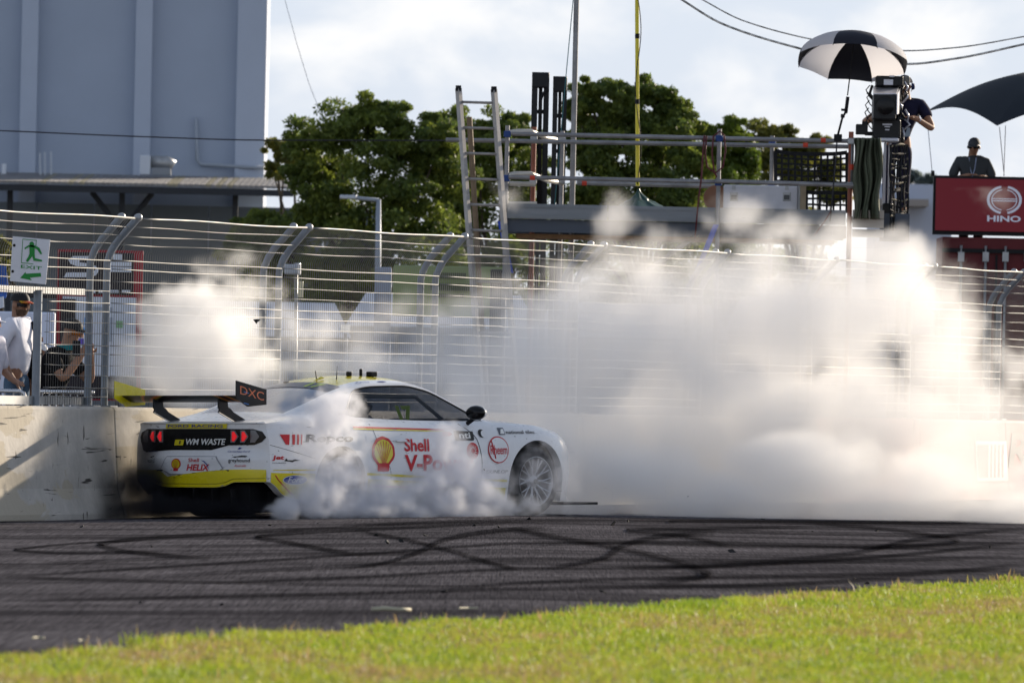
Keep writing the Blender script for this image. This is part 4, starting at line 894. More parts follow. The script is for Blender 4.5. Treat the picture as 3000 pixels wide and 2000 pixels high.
# far white building on the right
D1 = 330.0; FB = thing('far_building', 'pale grey flat building with a small canopy between camera tower and red screen', 'building', P(2690, 1150, D1))
a, b = P(2560, 900, D1), P(2790, 542, D1); mb = MB(); mb.box(((a.x+b.x)/2, D1+4, b.z/2), (b.x-a.x, 8, b.z)); mb.build('wall', mat('far_wall', (.46, .50, .60), .8), FB)
a, b = P(2555, 605, D1), P(2712, 588, D1); mb = MB(); mb.box(((a.x+b.x)/2, D1-1.2, (a.z+b.z)/2), (b.x-a.x, 2.4, b.z-a.z)); mb.build('canopy', mat('far_canopy', (.30, .27, .25), .7), FB)
# ================================================================ street lamp, wires
LP = thing('street_lamp', 'grey street lamp with a single arm in front of the dark tree', 'street lamp', P(1108, 1140, 205))
lm = mat('lamp_grey', (.30, .34, .40), .5, .3)
b = P(1106, 1145, 205); b.z = -.1; mb = MB(); mb.tube([b, P(1107, 790, 205), P(1109, 584, 205)], [.075, .06, .045], 10); mb.build('pole', lm, LP, smooth=True)
mb = MB(); mb.tube([P(1110, 586, 205), P(1060, 582, 205), P(1030, 578, 205)], .035, 8); mb.build('arm', lm, LP, smooth=True)
mb = MB(); a = P(1020, 577, 205); mb.box(a, (.30, .16, .07)); mb.build('lamp_head', mat('lamp_head', (.5, .54, .6), .4), LP, bevel=.02)
def wire(pts, D, r, name, label, m, cat='cable', sub=24, group=None):
    k = len(pts)-1; xsn = [p[0] for p in pts]; f = cubic(pts); Q = [P(x, f(x), D) for x in np.linspace(xsn[0], xsn[-1], sub)]
    mb = MB(); mb.tube(Q, r, 6); return tag(mb.build(name, m, smooth=True), label, cat, group)
WM = mat('cable_dark', (.03, .03, .035), .6); WS = mat('taped_cable', (.75, .73, .68), .3, .2, var=.8, vscale=9, stretch=(1, 1, 1))
wire([(-200, 376), (0, 383), (400, 400), (780, 411), (1320, 412)], 170, .011, 'guy_wire', 'thin dark wire running across the tall grey building to the ladder rail', WM)
wire([(1985, -8), (2120, 72), (2345, 143), (2500, 178), (2660, 188), (2800, 172), (3010, 128)], 152, .017, 'taped_cable', 'lower sagging taped cable passing behind the striped umbrella', WS, sub=60)
wire([(2040, -10), (2180, 62), (2390, 118), (2540, 142), (2660, 149), (2800, 140), (3010, 106)], 154, .011, 'taped_cable', 'upper thinner sagging taped cable passing behind the striped umbrella', WS, sub=60)
tag(MB().tube([P(832, -10, 210), P(870, 130, 210), P(905, 245, 210), P(948, 355, 210)], .005, 4).build('thin_line', mat('line_pale', (.35, .37, .4), .6)), 'hair thin curved line against the sky beside the tall building', 'cable')
# ================================================================ scaffold camera tower
DT = 142.0
RED = mat('orange_tube_paint', (.30, .10, .06), .6, var=.3, vscale=6); BLUEC = mat('blue_coupler', (.02, .06, .22), .5)
TUBE = mat('scaffold_tube', (.30, .30, .31), .45, .5, var=.35, vscale=4); REDT = mat('red_tape', (.55, .06, .03), .6)
TW = thing('scaffold_tower', 'scaffold camera platform of grey tubes with a plank deck above the fence', 'scaffold', P(1980, 1140, DT))
def seg(p, q, D, r, name, m, par=TW, D2=None, n=8):
    mb = MB(); mb.tube([P(*p, D), P(*q, D2 or D)], r, n); return mb.build(name, m, par, smooth=True, angle=50)
rr = .027
deck_z = P(1980, 606, DT).z
# posts down to the paving, front and back rows
for px, ty, D, m in ((1487, 368, DT, TUBE), (1565, 372, DT+1.4, RED), (1648, 384, DT+1.4, TUBE), (2108, 378, DT-.05, TUBE), (2263, 398, DT+1.4, TUBE), (2494, 386, DT-.05, RED)):
    t = P(px, ty, D); b = Vector((t.x, t.y, .3)); mb = MB(); mb.tube([b, t], rr*(1.15 if m is RED else 1), 8); st = mb.build('standard', m, TW, smooth=True, angle=50)
    for cz in (4.38, 3.83):
        mb = MB(); mb.box((t.x, t.y, cz), (.09, .09, .08)); mb.build('coupler', BLUEC if px in (1487, 2263, 2108) else STEEL, st, bevel=.01)
    if px == 2494:
        for y in (498,): q = P(px, y, D-.01); mb = MB(); mb.tube([q, q+Vector((0, 0, .07))], rr*1.25, 8); mb.build('red_tape', REDT, st)
        q0, q1 = P(2495, 412, D), P(2492, 545, D); mb = MB(); mb.tube([q0, q1], rr*1.22, 8); mb.build('grey_sleeve', TUBE, st, smooth=True)
for p, q, D in (((1500, 392), (2500, 414), DT-.06), ((1306, 410), (2490, 430), DT+.5), ((1490, 519), (2110, 533), DT-.06), ((2095, 531), (2500, 543), DT-.12), ((1690, 536), (2100, 546), DT+1.4)):
    seg(p, q, D, rr, 'ledger', TUBE)
for x, y in ((1560, 521), (1712, 537), (2360, 425), (2412, 411)): 
    q = P(x, y, DT-.065 if y < 530 else DT+1.39); mb = MB(); mb.tube([q-Vector((.03, 0, 0)), q+Vector((.03, 0, 0))], rr*1.12, 8); mb.build('red_tape', REDT, TW)
# transoms and the rounded end gate
GT = mat('gate_steel', (.5, .48, .44), .4, .5)
for y0, y1, hgt in ((386, 406, 0), (510, 535, 0)):
    mb = MB(); mb.tube([P(1490, y0+9, DT), P(1497, y0+1, DT+.02), P(1512, y0-1, DT+.06), P(1555, y0-1, DT+.1), P(1568, y0+4, DT+.3), P(1600, y0+18, DT+.9), P(1650, y0+26, DT+1.4)], .03, 8); mb.build('gate_hoop', GT, TW, smooth=True)
seg((1490, 595), (1573, 595), DT+.2, .02, 'gate_sill', GT); seg((1492, 538), (1570, 540), DT+.2, .03, 'gate_latch_bar', GT)
# deck: toe boards and planks
PLK = mat('alloy_plank', (.24, .26, .28), .5, .4, var=.25, vscale=3, stretch=(.2, 1, 3)); BEAM = mat('deck_beam', (.07, .085, .11), .6)
zt, zb2 = P(1980, 606, DT).z, P(1980, 650, DT).z
for x0, x1 in ((1486, 1779), (1782, 2096), (2099, 2478)):
    a, b = P(x0, 620, DT), P(x1, 620, DT); mb = MB(); zz = (a.z+b.z)/2
    mb.box(((a.x+b.x)/2, DT-.02, (zt+zb2)/2), (b.x-a.x, .04, zt-zb2)); mb.box(((a.x+b.x)/2, DT-.045, zt-.03), (b.x-a.x, .012, .03)); mb.box(((a.x+b.x)/2, DT-.045, zb2+.03), (b.x-a.x, .012, .025)); mb.build('toe_board', PLK, TW)
a, b = P(1478, 650, DT), P(2480, 650, DT)
for k in range(7): mb = MB(); mb.box(((a.x+b.x)/2, DT+.12+.235*k, zt-.10), (b.x-a.x-.02, .22, .05)); mb.build('deck_plank', PLK, TW)
mb = MB(); mb.box(((a.x+b.x)/2, DT+.05, zb2-.085), (b.x-a.x, .06, .16)); mb.build('deck_beam', BEAM, TW)
mb = MB(); mb.box(((a.x+b.x)/2, DT+1.5, zb2-.09), (b.x-a.x, .06, .16)); mb.build('deck_beam', BEAM, TW)
mb = MB(); mb.box(((a.x+b.x)/2, DT+.7, zb2-.21), (b.x-a.x-.3, 1.2, .05)); mb.build('timber_bearer', mat('timber', (.20, .11, .05), .8, var=.3), TW)
seg((2080, 660), (1900, 790), DT+.3, .03, 'brace', TUBE); 
STRAP = mat('blue_strap', (.03, .08, .45), .6)
for p, q in (((1466, 648), (1496, 800)), ((2098, 658), (2040, 800))):
    A, B = P(*p, DT-.1), P(*q, DT-.1); mb = MB(); mb.prism([A+Vector((-.035, 0, 0)), A+Vector((.035, 0, 0)), B+Vector((.035, 0, 0)), B+Vector((-.035, 0, 0))], (0, .01, 0)); mb.build('blue_strap', STRAP, TW)
# side wing of the deck in sun, under the drape
a, b = P(2496, 690, DT), P(2590, 600, DT); mb = MB(); mb.box(((a.x+b.x)/2, DT+.3, (a.z+b.z)/2), (b.x-a.x, .7, .06)); 
for k in range(3): mb.box(((a.x+b.x)/2, DT-.06, a.z+.03+.12*k), (b.x-a.x, .03, .10))
mb.build('side_boards', mat('pale_boards', (.55, .50, .43), .7), TW)
a, b = P(2490, 640, DT), P(2660, 600, DT); mb = MB(); mb.box(((a.x+b.x)/2, DT+.8, zt-.10), (b.x-a.x, 1.5, .05)); mb.build('deck_extension', PLK, TW); mb = MB(); mb.box(((a.x+b.x)/2+.2, DT+.02, zt-.2), (b.x-a.x-.35, .03, .35)); mb.build('toe_board', BEAM, TW)
# ladder
LD = thing('ladder', 'tall grey ladder leaning on the end of the scaffold platform', 'ladder', P(1400, 1140, DT-.5)); LM_ = mat('ladder_alloy', (.36, .34, .32), .4, .5, var=.2)
def lpt(side, t):   # t: 0 top .. 1 lower
    p = (1343+35*t, 259+470*t) if side == 0 else (1447+35*t, 262+470*t); return p
for sd in (0, 1):
    mb = MB(); A, B = P(*lpt(sd, 0), DT-.2), P(*lpt(sd, 1), DT-.9); d = (B-A); B = A+d*((A.z-.3)/(A.z-B.z)); mb.tube([A, B], .042, 4); mb.build('stile', LM_, LD); mb = MB(); mb.box(A, (.07, .09, .07)); mb.build('stile_cap', BLACKP, LD)
for k in range(13):
    t = (40+75*k)/470; q0, q1 = P(*lpt(0, t), DT-.2-.7*t), P(*lpt(1, t), DT-.2-.7*t); mb = MB(); mb.tube([q0, q1], .017, 8); mb.build('rung', LM_, LD, smooth=True)
A, B = P(1375, 343, DT+.2), P(1401, 774, DT+.2); B = A+(B-A)*((A.z-.3)/(A.z-B.z))
tag(MB().tube([B, A], .035, 8).build('timber_pole', mat('pole_brown', (.22, .16, .10), .7, var=.2), smooth=True, angle=50), 'brown timber pole standing right behind the ladder', 'pole')
# forklift mast
FM = thing('forklift_mast', 'black double forklift mast standing behind the platform', 'forklift', P(1605, 1140, DT+3)); DK = mat('mast_black', (.012, .014, .018), .5, var=.5, vscale=3)
D = DT+3
for x0, x1, y0, yy in ((1551, 1610, 213, 0), (1613, 1662, 225, 0)):
    a, b = P(x0, 600, D), P(x1, y0, D); w = b.x-a.x
    for k, (f0, f1, dd) in enumerate(((0, .34, 0), (.40, .62, .12), (.68, 1, .05))): mb = MB(); mb.box((a.x+w*(f0+f1)/2, D+dd, (b.z+.3)/2), (w*(f1-f0), .2, b.z-.3)); mb.build('mast_rail', DK, FM)
    mb = MB(); mb.box(((a.x+b.x)/2, D, b.z-.10), (w, .24, .2)); mb.build('mast_head', DK, FM, bevel=.02)
    for k in range(7): mb = MB(); mb.box(((a.x+b.x)/2, D+.05, b.z-.5-.45*k), (w*.9, .1, .05)); mb.build('cross_bar', DK, FM)
mb = MB(); mb.tube([P(1590, 232, D-.1), P(1606, 245, D-.1), P(1604, 262, D-.1), P(1590, 275, D-.1), P(1583, 300, D-.1), P(1583, 600, D-.1)], .02, 6); mb.build('hose', BLACKP, FM, smooth=True)
# poles
def pole(x0, x1, y0, y1, D, r, name, label, m, cat='pole', zb=None):
    A, B = P(x0, y0, D), P(x1, y1, D)
    if zb is not None: B = A+(B-A)*((A.z-zb)/(A.z-B.z))
    th = thing(name, label, cat, B); mb = MB(); mb.tube([A, B], r, 10); mb.build('shaft', m, th, smooth=True, angle=50); return th
pl1 = pole(1690, 1676, -40, 600, DT+1.45, .036, 'scaffold_pole', 'tall grey tube pole rising out of the platform beside the forklift mast', TUBE, zb=.3)
mb = MB(); mb.tube([P(1683, -40, DT+1.4), P(1658, 225, DT+1.4), P(1625, 600, DT+1.4)], .006, 5); mb.build('guy_rope', mat('teal_rope', (.05, .16, .18), .7), pl1)
pl2 = pole(1866, 1868, -40, 545, DT+.6, .026, 'yellow_pole', 'tall slim yellow pole standing on the green tarpaulin', YEL)
for y in (113, 305): q = P(1867, y, DT+.6); mb = MB(); mb.tube([q, q+Vector((0, 0, .06))], .031, 10); mb.build('collar', BLACKP, pl2)
mb = MB(); mb.tube([P(1870+8*math.sin(y/55), y, DT+.55) for y in range(-40, 545, 20)], .006, 5); mb.build('lead', BLACKP, pl2, smooth=True)
# green tarpaulin tent over the pole foot
tp = mat('green_tarp', (.006, .055, .042), .4, var=.3, vscale=6, bump=.3, bscale=10)
def tarp(u, v):
    a = 2*math.pi*u; r = (.04+.96*v**1.3)*(1+.12*math.sin(3*a+1)+.06*math.sin(7*a)); 
    x = 1872+(-70 if math.cos(a) < 0 else 72)*abs(math.cos(a))*r+ (8 if v > .5 else 0)*math.sin(5*a)
    z = P(x, 551+56*v**.8+4*math.sin(5*a)*v, DT); return (z.x, DT+.5+.35*math.sin(a)*r, z.z)
mb = MB(); mb.grid(tarp, 40, 12, wrapu=True); o = mb.build('tarpaulin', tp, smooth=True, org=P(1872, 608, DT+.5)); tag(o, 'dark green tarpaulin bundled around the foot of the yellow pole', 'tarpaulin')
# nets
NETM = mat('net_webbing', (.010, .011, .014), .8); NY = mat('net_yellow', (.4, .36, .02), .8)
def net(x0, x1, y0, y1, nx, ny, D, label, sag=8, w=.013):
    th = thing('safety_net', label, 'net', P((x0+x1)/2, y1, D), 'black webbing nets on the platform'); 
    def q(u, v): return P(x0+(x1-x0)*u, y0+(y1-y0)*v+.021*(x1-x0)*u+sag*math.sin(math.pi*u)*(1-v)+1.2*math.sin(9*u+5*v), D)+Vector((0, .03*math.sin(6*u+3*v), 0))
    def strap(pts, w=w):
        mb = MB(); vs = []
        pts = [Vector(p) for p in pts]
        for i, p in enumerate(pts):
            t = (pts[min(i+1, len(pts)-1)]-pts[max(i-1, 0)]).normalized(); nrm = Vector((-t.z, 0, t.x)).normalized()*w; vs += [p-nrm, p+nrm, p-nrm+Vector((0, .006, 0)), p+nrm+Vector((0, .006, 0))]
        fs = []
        for i in range(len(pts)-1): k = 4*i; fs += [(k, k+1, k+5, k+4), (k+2, k+6, k+7, k+3), (k, k+4, k+6, k+2), (k+1, k+3, k+7, k+5)]
        mb.add(vs, fs); mb.build('strap', NETM, th)
    for i in range(nx+1): strap([q(i/nx, j/6) for j in range(7)], w*1.8 if i in (0, nx) else w)
    for j in range(ny+1): strap([q(i/16, j/ny) for i in range(17)], w*1.9 if j == 0 else w)
net(2272, 2482, 442, 530, 11, 5, DT+1.35, 'black webbing net hung on the rail above the flight case')
net(2362, 2482, 562, 618, 6, 3, DT+1.35, 'small black webbing net below the rail, right of the flight case', 2)
def sidenet():
    th = thing('safety_net', 'crumpled black net hanging down beside the camera operator', 'net', P(2635, 690, DT+.3), 'black webbing nets on the platform')
    for j in range(15):
        y = 430+17*j; mb = MB(); pts = [P(2608+52*u+2*math.sin(j*1.7), y+6*math.sin(math.pi*u)*(1 if j % 4 else -1)+2*math.sin(7*u+j), DT-.1+.45*u+.03*math.sin(9*u+j)) for u in np.linspace(0, 1, 13)]
        mb.tube(pts, .014, 4); mb.build('strap', NETM2 if j % 3 == 0 else NETM, th)
    for k in range(6):
        mb = MB(); mb.tube([P(2609+10*k+1.5*math.sin(j*.9+k*2), 424+14*j, DT-.1+.085*k+.02*math.sin(j)) for j in range(19)], .015, 4); mb.build('strap', NETM, th)
NETM2 = mat('net_webbing_dusty', (.16, .14, .10), .8); sidenet()
# drape
dr = mat('olive_drape', (.10, .115, .075), .8, var=.3, vscale=4)
def drape(u, v):
    y = 404+(236)*v; w = 2500+82*u*(1-.18*math.sin(math.pi*v)*0-.25*max(0, v-.55)); f = math.sin(17*u+2.2*v+1.2*math.sin(3*v))*.10*(.5+.6*v)+.05*math.sin(37*u+3*v)
    p = P(w+4*math.sin(9*v+5*u), y+.021*82*u, DT); return (p.x, DT-.15+f, p.z)
mb = MB(); mb.grid(drape, 60, 24); o = mb.build('drape', dr, smooth=True, solid=.004, org=P(2540, 640, DT)); tag(o, 'olive green cloth draped over the rail beside the broadcast camera', 'drape')
# flight case
FC = thing('flight_case', 'white flight case with silver latches standing on the platform', 'case', P(2232, 612, DT+.5)); fcm = mat('case_white', (.62, .62, .66), .5, var=.08)
a, b = P(2120, 613, DT+.5), P(2338, 543, DT+.5); mb = MB(); mb.box(((a.x+b.x)/2, DT+.75, (a.z+b.z)/2+.0), (b.x-a.x, .5, b.z-a.z-.02)); mb.build('case_body', fcm, FC, bevel=.015)
for px in (2150, 2305):
    q = P(px, 576, DT+.495); mb = MB(); mb.box(q, (.10, .012, .11)); lt = mb.build('latch', STEEL, FC, bevel=.01); mb = MB(); mb.box(q+Vector((0, -.009, -.01)), (.07, .01, .06)); mb.build('latch_plate', mat('latch_dark', (.08, .085, .09), .4, .5), lt)
    q = P(px, 550, DT+.495); mb = MB(); mb.box(q, (.045, .012, .05)); mb.build('latch_hook', STEEL, lt)
mb = MB(); mb.box(((b.x+.02), DT+.70, (a.z+b.z)/2), (.03, .44, b.z-a.z)); mb.build('edge_trim', STEEL, FC)
q = P(2352, 578, DT+.5); tag(MB().box(q, (.07, .4, .33)).build('timber_block', mat('timber_pale', (.30, .24, .16), .7, var=.2), org=q), 'upright timber board at the end of the flight case', 'board')
tag(MB().lathe([(0, -.05), (.16, -.05), (.16, .05), (0, .05)], P(2098, 580, DT+.9), (0, 1, 0), 20).build('cable_reel', mat('reel_brown', (.25, .12, .07), .7), org=P(2098, 580, DT+.9)), 'round brown cable drum left of the flight case', 'drum')
# hoses
HR = mat('red_hose', (.10, .02, .025), .5)
for i, (pts, lab) in enumerate((([(2064, 396), (2060, 440), (2055, 520), (2045, 600), (2036, 700)], 'dark red cable hanging down the platform front from the rail'),
                 ([(2070, 398), (2066, 450), (2072, 490), (2095, 508), (2118, 490), (2126, 440), (2122, 398), (2110, 384), (2090, 400), (2086, 450), (2092, 500), (2100, 520)], 'looped reddish cable around the middle scaffold post'),
                 ([(2435, 618), (2415, 650), (2385, 690)], 'short red cable hanging at the right end of the deck'), ([(2452, 415), (2448, 480), (2440, 560), (2432, 650)], 'black cable hanging straight down from the umbrella clamp'))):
    mb = MB(); mb.tube([P(x, y, DT-.14) for x, y in pts], .012 if i < 2 else .01, 6); tag(mb.build('hanging_cable', WM if i == 3 else HR, smooth=True), lab, 'cable')
# ================================================================ umbrella
UB = thing('umbrella', 'black and white panelled umbrella clamped to the scaffold rail', 'umbrella', P(2460, 400, DT-.1))
ap = P(2503, 106, DT+.1); ax_ = Vector((.05, .30, .95)).normalized(); ux = Vector((1, 0, -.05)).normalized(); uy = ax_.cross(ux).normalized(); ux = uy.cross(ax_)
RU, HU = .72, .36; UWm = mat('umbrella_white', (.70, .69, .72), .6, trans=.45); UBm = mat('umbrella_black', (.012, .013, .022), .6)
def um(a, t):
    k = 8; f = (a/(2*math.pi)*k+.5) % 1; sc_ = 1-.055*math.sin(math.pi*f)*t; r = RU*math.sin(t*math.pi/2*.96)*sc_; h = HU*(1-math.cos(t*math.pi/2))+.02*math.sin(math.pi*f)*t*-1
    return ap+ux*math.cos(a)*r+uy*math.sin(a)*r-ax_*h
for k in range(8):
    mb = MB(); mb.grid(lambda u, v: um(2*math.pi*(k-.5)/8+2*math.pi/8*u, v), 8, 10); mb.build('canopy_panel', UWm if k % 2 else UBm, UB, smooth=True)
    mb = MB(); mb.tube([um(2*math.pi*(k-.5)/8, t)-ax_*.006 for t in np.linspace(0, 1.01, 8)], .004, 5); mb.build('rib', BLACKP, UB)
mb = MB(); mb.tube([ap-ax_*.02, ap+ax_*.07], .01, 6); mb.build('ferrule', BLACKP, UB)
mb = MB(); mb.tube([ap, P(2494, 190, DT), P(2483, 280, DT-.05)], .009, 6); mb.build('shaft', BLACKP, UB, smooth=True)
mb = MB(); mb.tube([P(2484, 284, DT-.05), P(2478, 332, DT-.06)], .022, 8); mb.build('grip', BLACKP, UB, smooth=True)
mb = MB(); mb.tube([P(2480, 325, DT-.06), P(2468, 345, DT-.06), P(2455, 395, DT-.08)], .014, 8); mb.build('clamp_arm', BLACKP, UB, smooth=True)
mb = MB(); mb.box(P(2470, 322, DT-.06), (.05, .04, .03)); mb.build('clamp_lever', BLACKP, UB, bevel=.008)
mb = MB(); mb.box(P(2469, 340, DT-.06), (.05, .05, .05)); mb.build('clamp_joint', BLACKP, UB, bevel=.008); mb = MB(); mb.box(P(2455, 404, DT-.09), (.1, .09, .09)); mb.build('clamp', BLACKP, UB, bevel=.008)
# ================================================================ broadcast camera on a pedestal
DC = DT+.35
BC = thing('broadcast_camera', 'large black broadcast camera with square lens hood on a silver pedestal', 'camera', P(2598, 640, DC))
CB = mat('camera_black', (.012, .013, .015), .4, var=.3, vscale=12); CSi = mat('camera_silver', (.55, .56, .62), .35, .5)
def cbx(x0, y0, x1, y1, dn, df, name, m, par=BC, bevel=.015):
    a, b = P(x0, y1, DC), P(x1, y0, DC); mb = MB(); mb.box(((a.x+b.x)/2, DC+(dn+df)/2, (a.z+b.z)/2), (b.x-a.x, df-dn, b.z-a.z)); return mb.build(name, m, par, bevel=bevel)
hood = cbx(2554, 280, 2622, 352, -.55, .1, 'lens_hood', CB)
a, b = P(2554, 280, DC), P(2622, 280, DC); mb = MB(); mb.prism([a+Vector((0, -.55, 0)), b+Vector((0, -.55, 0)), b+Vector((.05, .1, .10)), a+Vector((.03, .1, .10))], (0, .0, .012)); mb.build('hood_top', CSi, hood)
mb = MB(); mb.prism([b+Vector((.004, -.55, 0)), b+Vector((.004, -.55, -.25)), b+Vector((.05, .1, -.22)), b+Vector((.055, .1, .09))], (.012, 0, 0)); mb.build('hood_side', CSi, hood)
q = P(2590, 315, DC)+Vector((0, -.553, 0)); mb = MB(); mb.lathe([(0, .0), (.105, .002), (.12, -.006), (.125, .004)], q, (0, -1, 0), 28); mb.build('lens_glass', GLOSSB, hood, smooth=True)
cbx(2562, 250, 2642, 352, .1, .75, 'camera_body', CB); cbx(2566, 224, 2646, 252, -.1, .35, 'viewfinder', CB); cbx(2588, 234, 2616, 250, -.13, -.1, 'label_plate', CSi, bevel=.004); cbx(2604, 222, 2620, 232, -.1, .0, 'tally_light', CSi, bevel=.004)
cbx(2646, 222, 2668, 250, .2, .4, 'monitor', mat('monitor_back', (.14, .14, .13), .5)); cbx(2556, 352, 2638, 406, -.2, .35, 'fluid_head', CB)
cbx(2584, 364, 2612, 368, -.215, -.2, 'head_marking', CSi, bevel=0); cbx(2590, 371, 2606, 374, -.215, -.2, 'head_marking', CSi, bevel=0); cbx(2592, 380, 2604, 383, -.215, -.2, 'head_marking', CSi, bevel=0)
mb = MB(); mb.box(P(2524, 380, DC)+Vector((0, -.1, 0)), (.15, .14, .13)); mb.box(P(2533, 368, DC)+Vector((0, -.1, 0)), (.07, .1, .1)); mb.box(P(2552, 392, DC)+Vector((0, 0, 0)), (.16, .08, .05)); mb.build('control_unit', CB, BC, bevel=.012)
cbx(2570, 404, 2632, 416, -.2, .25, 'mount_plate', CSi)
for x0, x1 in ((2586, 2597), (2600, 2612)): cbx(x0, 418, x1, 600, -.05, .05, 'pedestal_column', CSi, bevel=.01)
cbx(2584, 596, 2616, 640, -.1, .1, 'pedestal_base', CB)
for k in range(18):
    x = 2632+random.uniform(-6, 22); y = 240+9*k; mb = MB(); A = P(x, y, DC)+Vector((0, .1, 0)); mb.tube([A, A+Vector((random.uniform(-.06, .08), -.05, -.07)), A+Vector((random.uniform(-.05, .05), 0, -.16))], .013, 6); mb.build('cable_loop', CSi if k % 3 == 0 else CB, BC, smooth=True)
for k in range(5):
    A = P(2552-random.uniform(0, 10), 250+22*k, DC); mb = MB(); mb.tube([A, A+Vector((-.05, 0, -.06)), A+Vector((-.01, 0, -.14)), A+Vector((.05, 0, -.2))], .008, 6); mb.build('cable_loop', CB, BC, smooth=True)
mb = MB(); mb.tube([P(2556, 250, DC), P(2548, 275, DC), P(2540, 272, DC)], .02, 6); mb.tube([P(2548, 275, DC), P(2558, 290, DC)], .02, 6); mb.build('handle_bracket', CB, BC, smooth=True)
A = P(2640, 360, DC)+Vector((0, .2, 0)); mb = MB(); mb.tube([P(2630, 350, DC), P(2655, 345, DC)+Vector((0, .5, 0)), P(2676, 338, DC)+Vector((0, .55, 0))], .014, 8); mb.build('pan_handle', CB, BC, smooth=True)
# ================================================================ red screen on a container, shade canopy
DH = 166.0
HB = thing('red_screen', 'red advertising screen in a black frame on top of the red container', 'screen', P(2900, 690, DH))
a, b = P(2732, 690, DH), P(3120, 515, DH); zl, zh = P(2900, 690, DH).z, P(2900, 517, DH).z
mb = MB(); mb.box(((a.x+b.x)/2, DH+.1, (zl+zh)/2), (b.x-a.x, .16, zh-zl)); mb.build('frame', BLACKP, HB)
a2 = a.x+.035; SCR = mat('screen_red', (.19, .022, .030), .6, emit=(.5, .02, .04, .03))
mb = MB(); mb.box(((a2+b.x-.03)/2, DH, (zl+zh)/2+.01), (b.x-.03-a2, .04, zh-zl-.10)); mb.build('display', SCR, HB)
hx = P(2942, 600, DH).x; lc = mat('screen_pale', (.62, .64, .74), .5, emit=(.6, .62, .75, .08)); qf = lambda a_, b_: Vector((hx+a_, DH-.024, b_)); zc_ = P(2942, 586, DH).z
for sg in (-1, 1):
    for r0, r1 in ((.215, .255), (.175, .19)):
        A = [math.radians(t) for t in np.linspace(-78, 78, 24)]; mb = MB(); mb.add([qf(sg*r*math.cos(t), zc_+.82*r*math.sin(t)) for t in A for r in (r0, r1)], [(2*i, 2*i+1, 2*i+3, 2*i+2) for i in range(23)]); mb.build('emblem_arc', lc, HB)
patch([(-.19, zc_-.022), (.19, zc_-.022), (.19, zc_-.008), (-.19, zc_-.008)], qf, 'emblem_bar', lc, HB, .2); patch([(-.19, zc_+.008), (.19, zc_+.008), (.19, zc_+.022), (-.19, zc_+.022)], qf, 'emblem_bar', lc, HB, .2)
zz = P(2942, 641, DH).z; lettering('HINO', (-.245, .245, zz-.045, zz+.045), qf, 'lettering', lc, HB, bold=.03, maxlen=.3)
CT = thing('container', 'dark red container with door bars under the red screen', 'container', P(2900, 1140, DH)); CR = mat('container_red', (.13, .016, .02), .6, var=.25, vscale=2)
zt_ = zl-.03; mb = MB(); mb.box(((a.x+b.x)/2+.1, DH+1.3, (zt_+.3)/2), (b.x-a.x-.1, 2.4, zt_-.3)); mb.build('box', CR, CT)
for px in (2816, 2888, 2946, 3010): 
    q = P(px, 760, DH); mb = MB(); mb.tube([(q.x, DH+.06, zt_-.12), (q.x, DH+.06, .4)], .02, 8); br = mb.build('lock_bar', STEEL, CT, smooth=True); mb = MB(); mb.box((q.x, DH+.05, P(px, 752, DH).z), (.09, .05, .14)); mb.build('bar_keeper', STEEL, br)
mb = MB(); mb.box(((a.x+b.x)/2+.1, DH+.07, P(2900, 735, DH).z), (b.x-a.x-.1, .05, .06)); mb.build('top_rail', BLACKP, CT); q = P(2920, 760, DH); mb = MB(); mb.box((q.x, DH+.08, zt_/2), (.03, .03, zt_-.5)); mb.build('door_seam', BLACKP, CT)
SH = thing('shade_canopy', 'dark pointed fabric shade canopy above the man on the container', 'canopy', P(2920, 510, DH)); sm_ = mat('canopy_dark', (.008, .013, .02), .8)
pk = P(3070, 205, DH+1.4); cL, cF, cR, cB = P(2706, 330, DH+1.5), P(2921, 369, DH-1.0), P(3200, 345, DH), P(3120, 320, DH+3.2)
def sail(A, B):
    mb = MB()
    def f(u, v):
        e = A.lerp(B, u); sag = .16*math.sin(math.pi*u); e = e+Vector((0, 0, sag)); p = e.lerp(pk, v); p.z += .22*math.sin(math.pi*v)*(.6+.4*math.cos(2*math.pi*(u-.5))*0); return p
    mb.grid(f, 16, 14); return mb.build('canopy_panel', sm_, SH, smooth=True)
sail(cL, cF); sail(cF, cR); sail(cR, cB); sail(cB, cL)
RP = mat('rope_pale', (.4, .41, .43), .6)
for p, q in (((2928, 372), (2942, 515)), ((2946, 368), (2941, 515)), ((2716, 345), (2732, 515))): mb = MB(); mb.tube([P(*p, DH-.9 if p[0] > 2800 else DH+1.4), P(*q, DH)], .006, 5); mb.build('rope', RP, SH)
mb = MB(); mb.tube([P(2733, 516, DH), P(2733, 500, DH)], .03, 6); mb.build('anchor', BLACKP, SH)
# ================================================================ people
def skin_mesh(verts, edges, radii, root, sub=2):
    me = bpy.data.meshes.new('body'); me.from_pydata([tuple(v) for v in verts], edges, []); o = bpy.data.objects.new('body', me); COL.objects.link(o)
    o.modifiers.new('skin', 'SKIN'); 
    if not me.skin_vertices: 
        bpy.context.view_layer.objects.active = o; bpy.ops.mesh.customdata_skin_add()
    sk = me.skin_vertices[0].data
    for i, r in enumerate(radii): sk[i].radius = r if isinstance(r, tuple) else (r, r); sk[i].use_root = i == root
    sb = o.modifiers.new('sub', 'SUBSURF'); sb.levels = sub; sb.render_levels = sub
    dg = bpy.context.evaluated_depsgraph_get(); dg.update(); res = bpy.data.meshes.new_from_object(o.evaluated_get(dg)); bpy.data.objects.remove(o)
    res.polygons.foreach_set('use_smooth', [True]*len(res.polygons)); return res
SKIN = mat('skin', (.36, .20, .13), .6); SKIN2 = mat('skin_tan', (.30, .16, .10), .6)
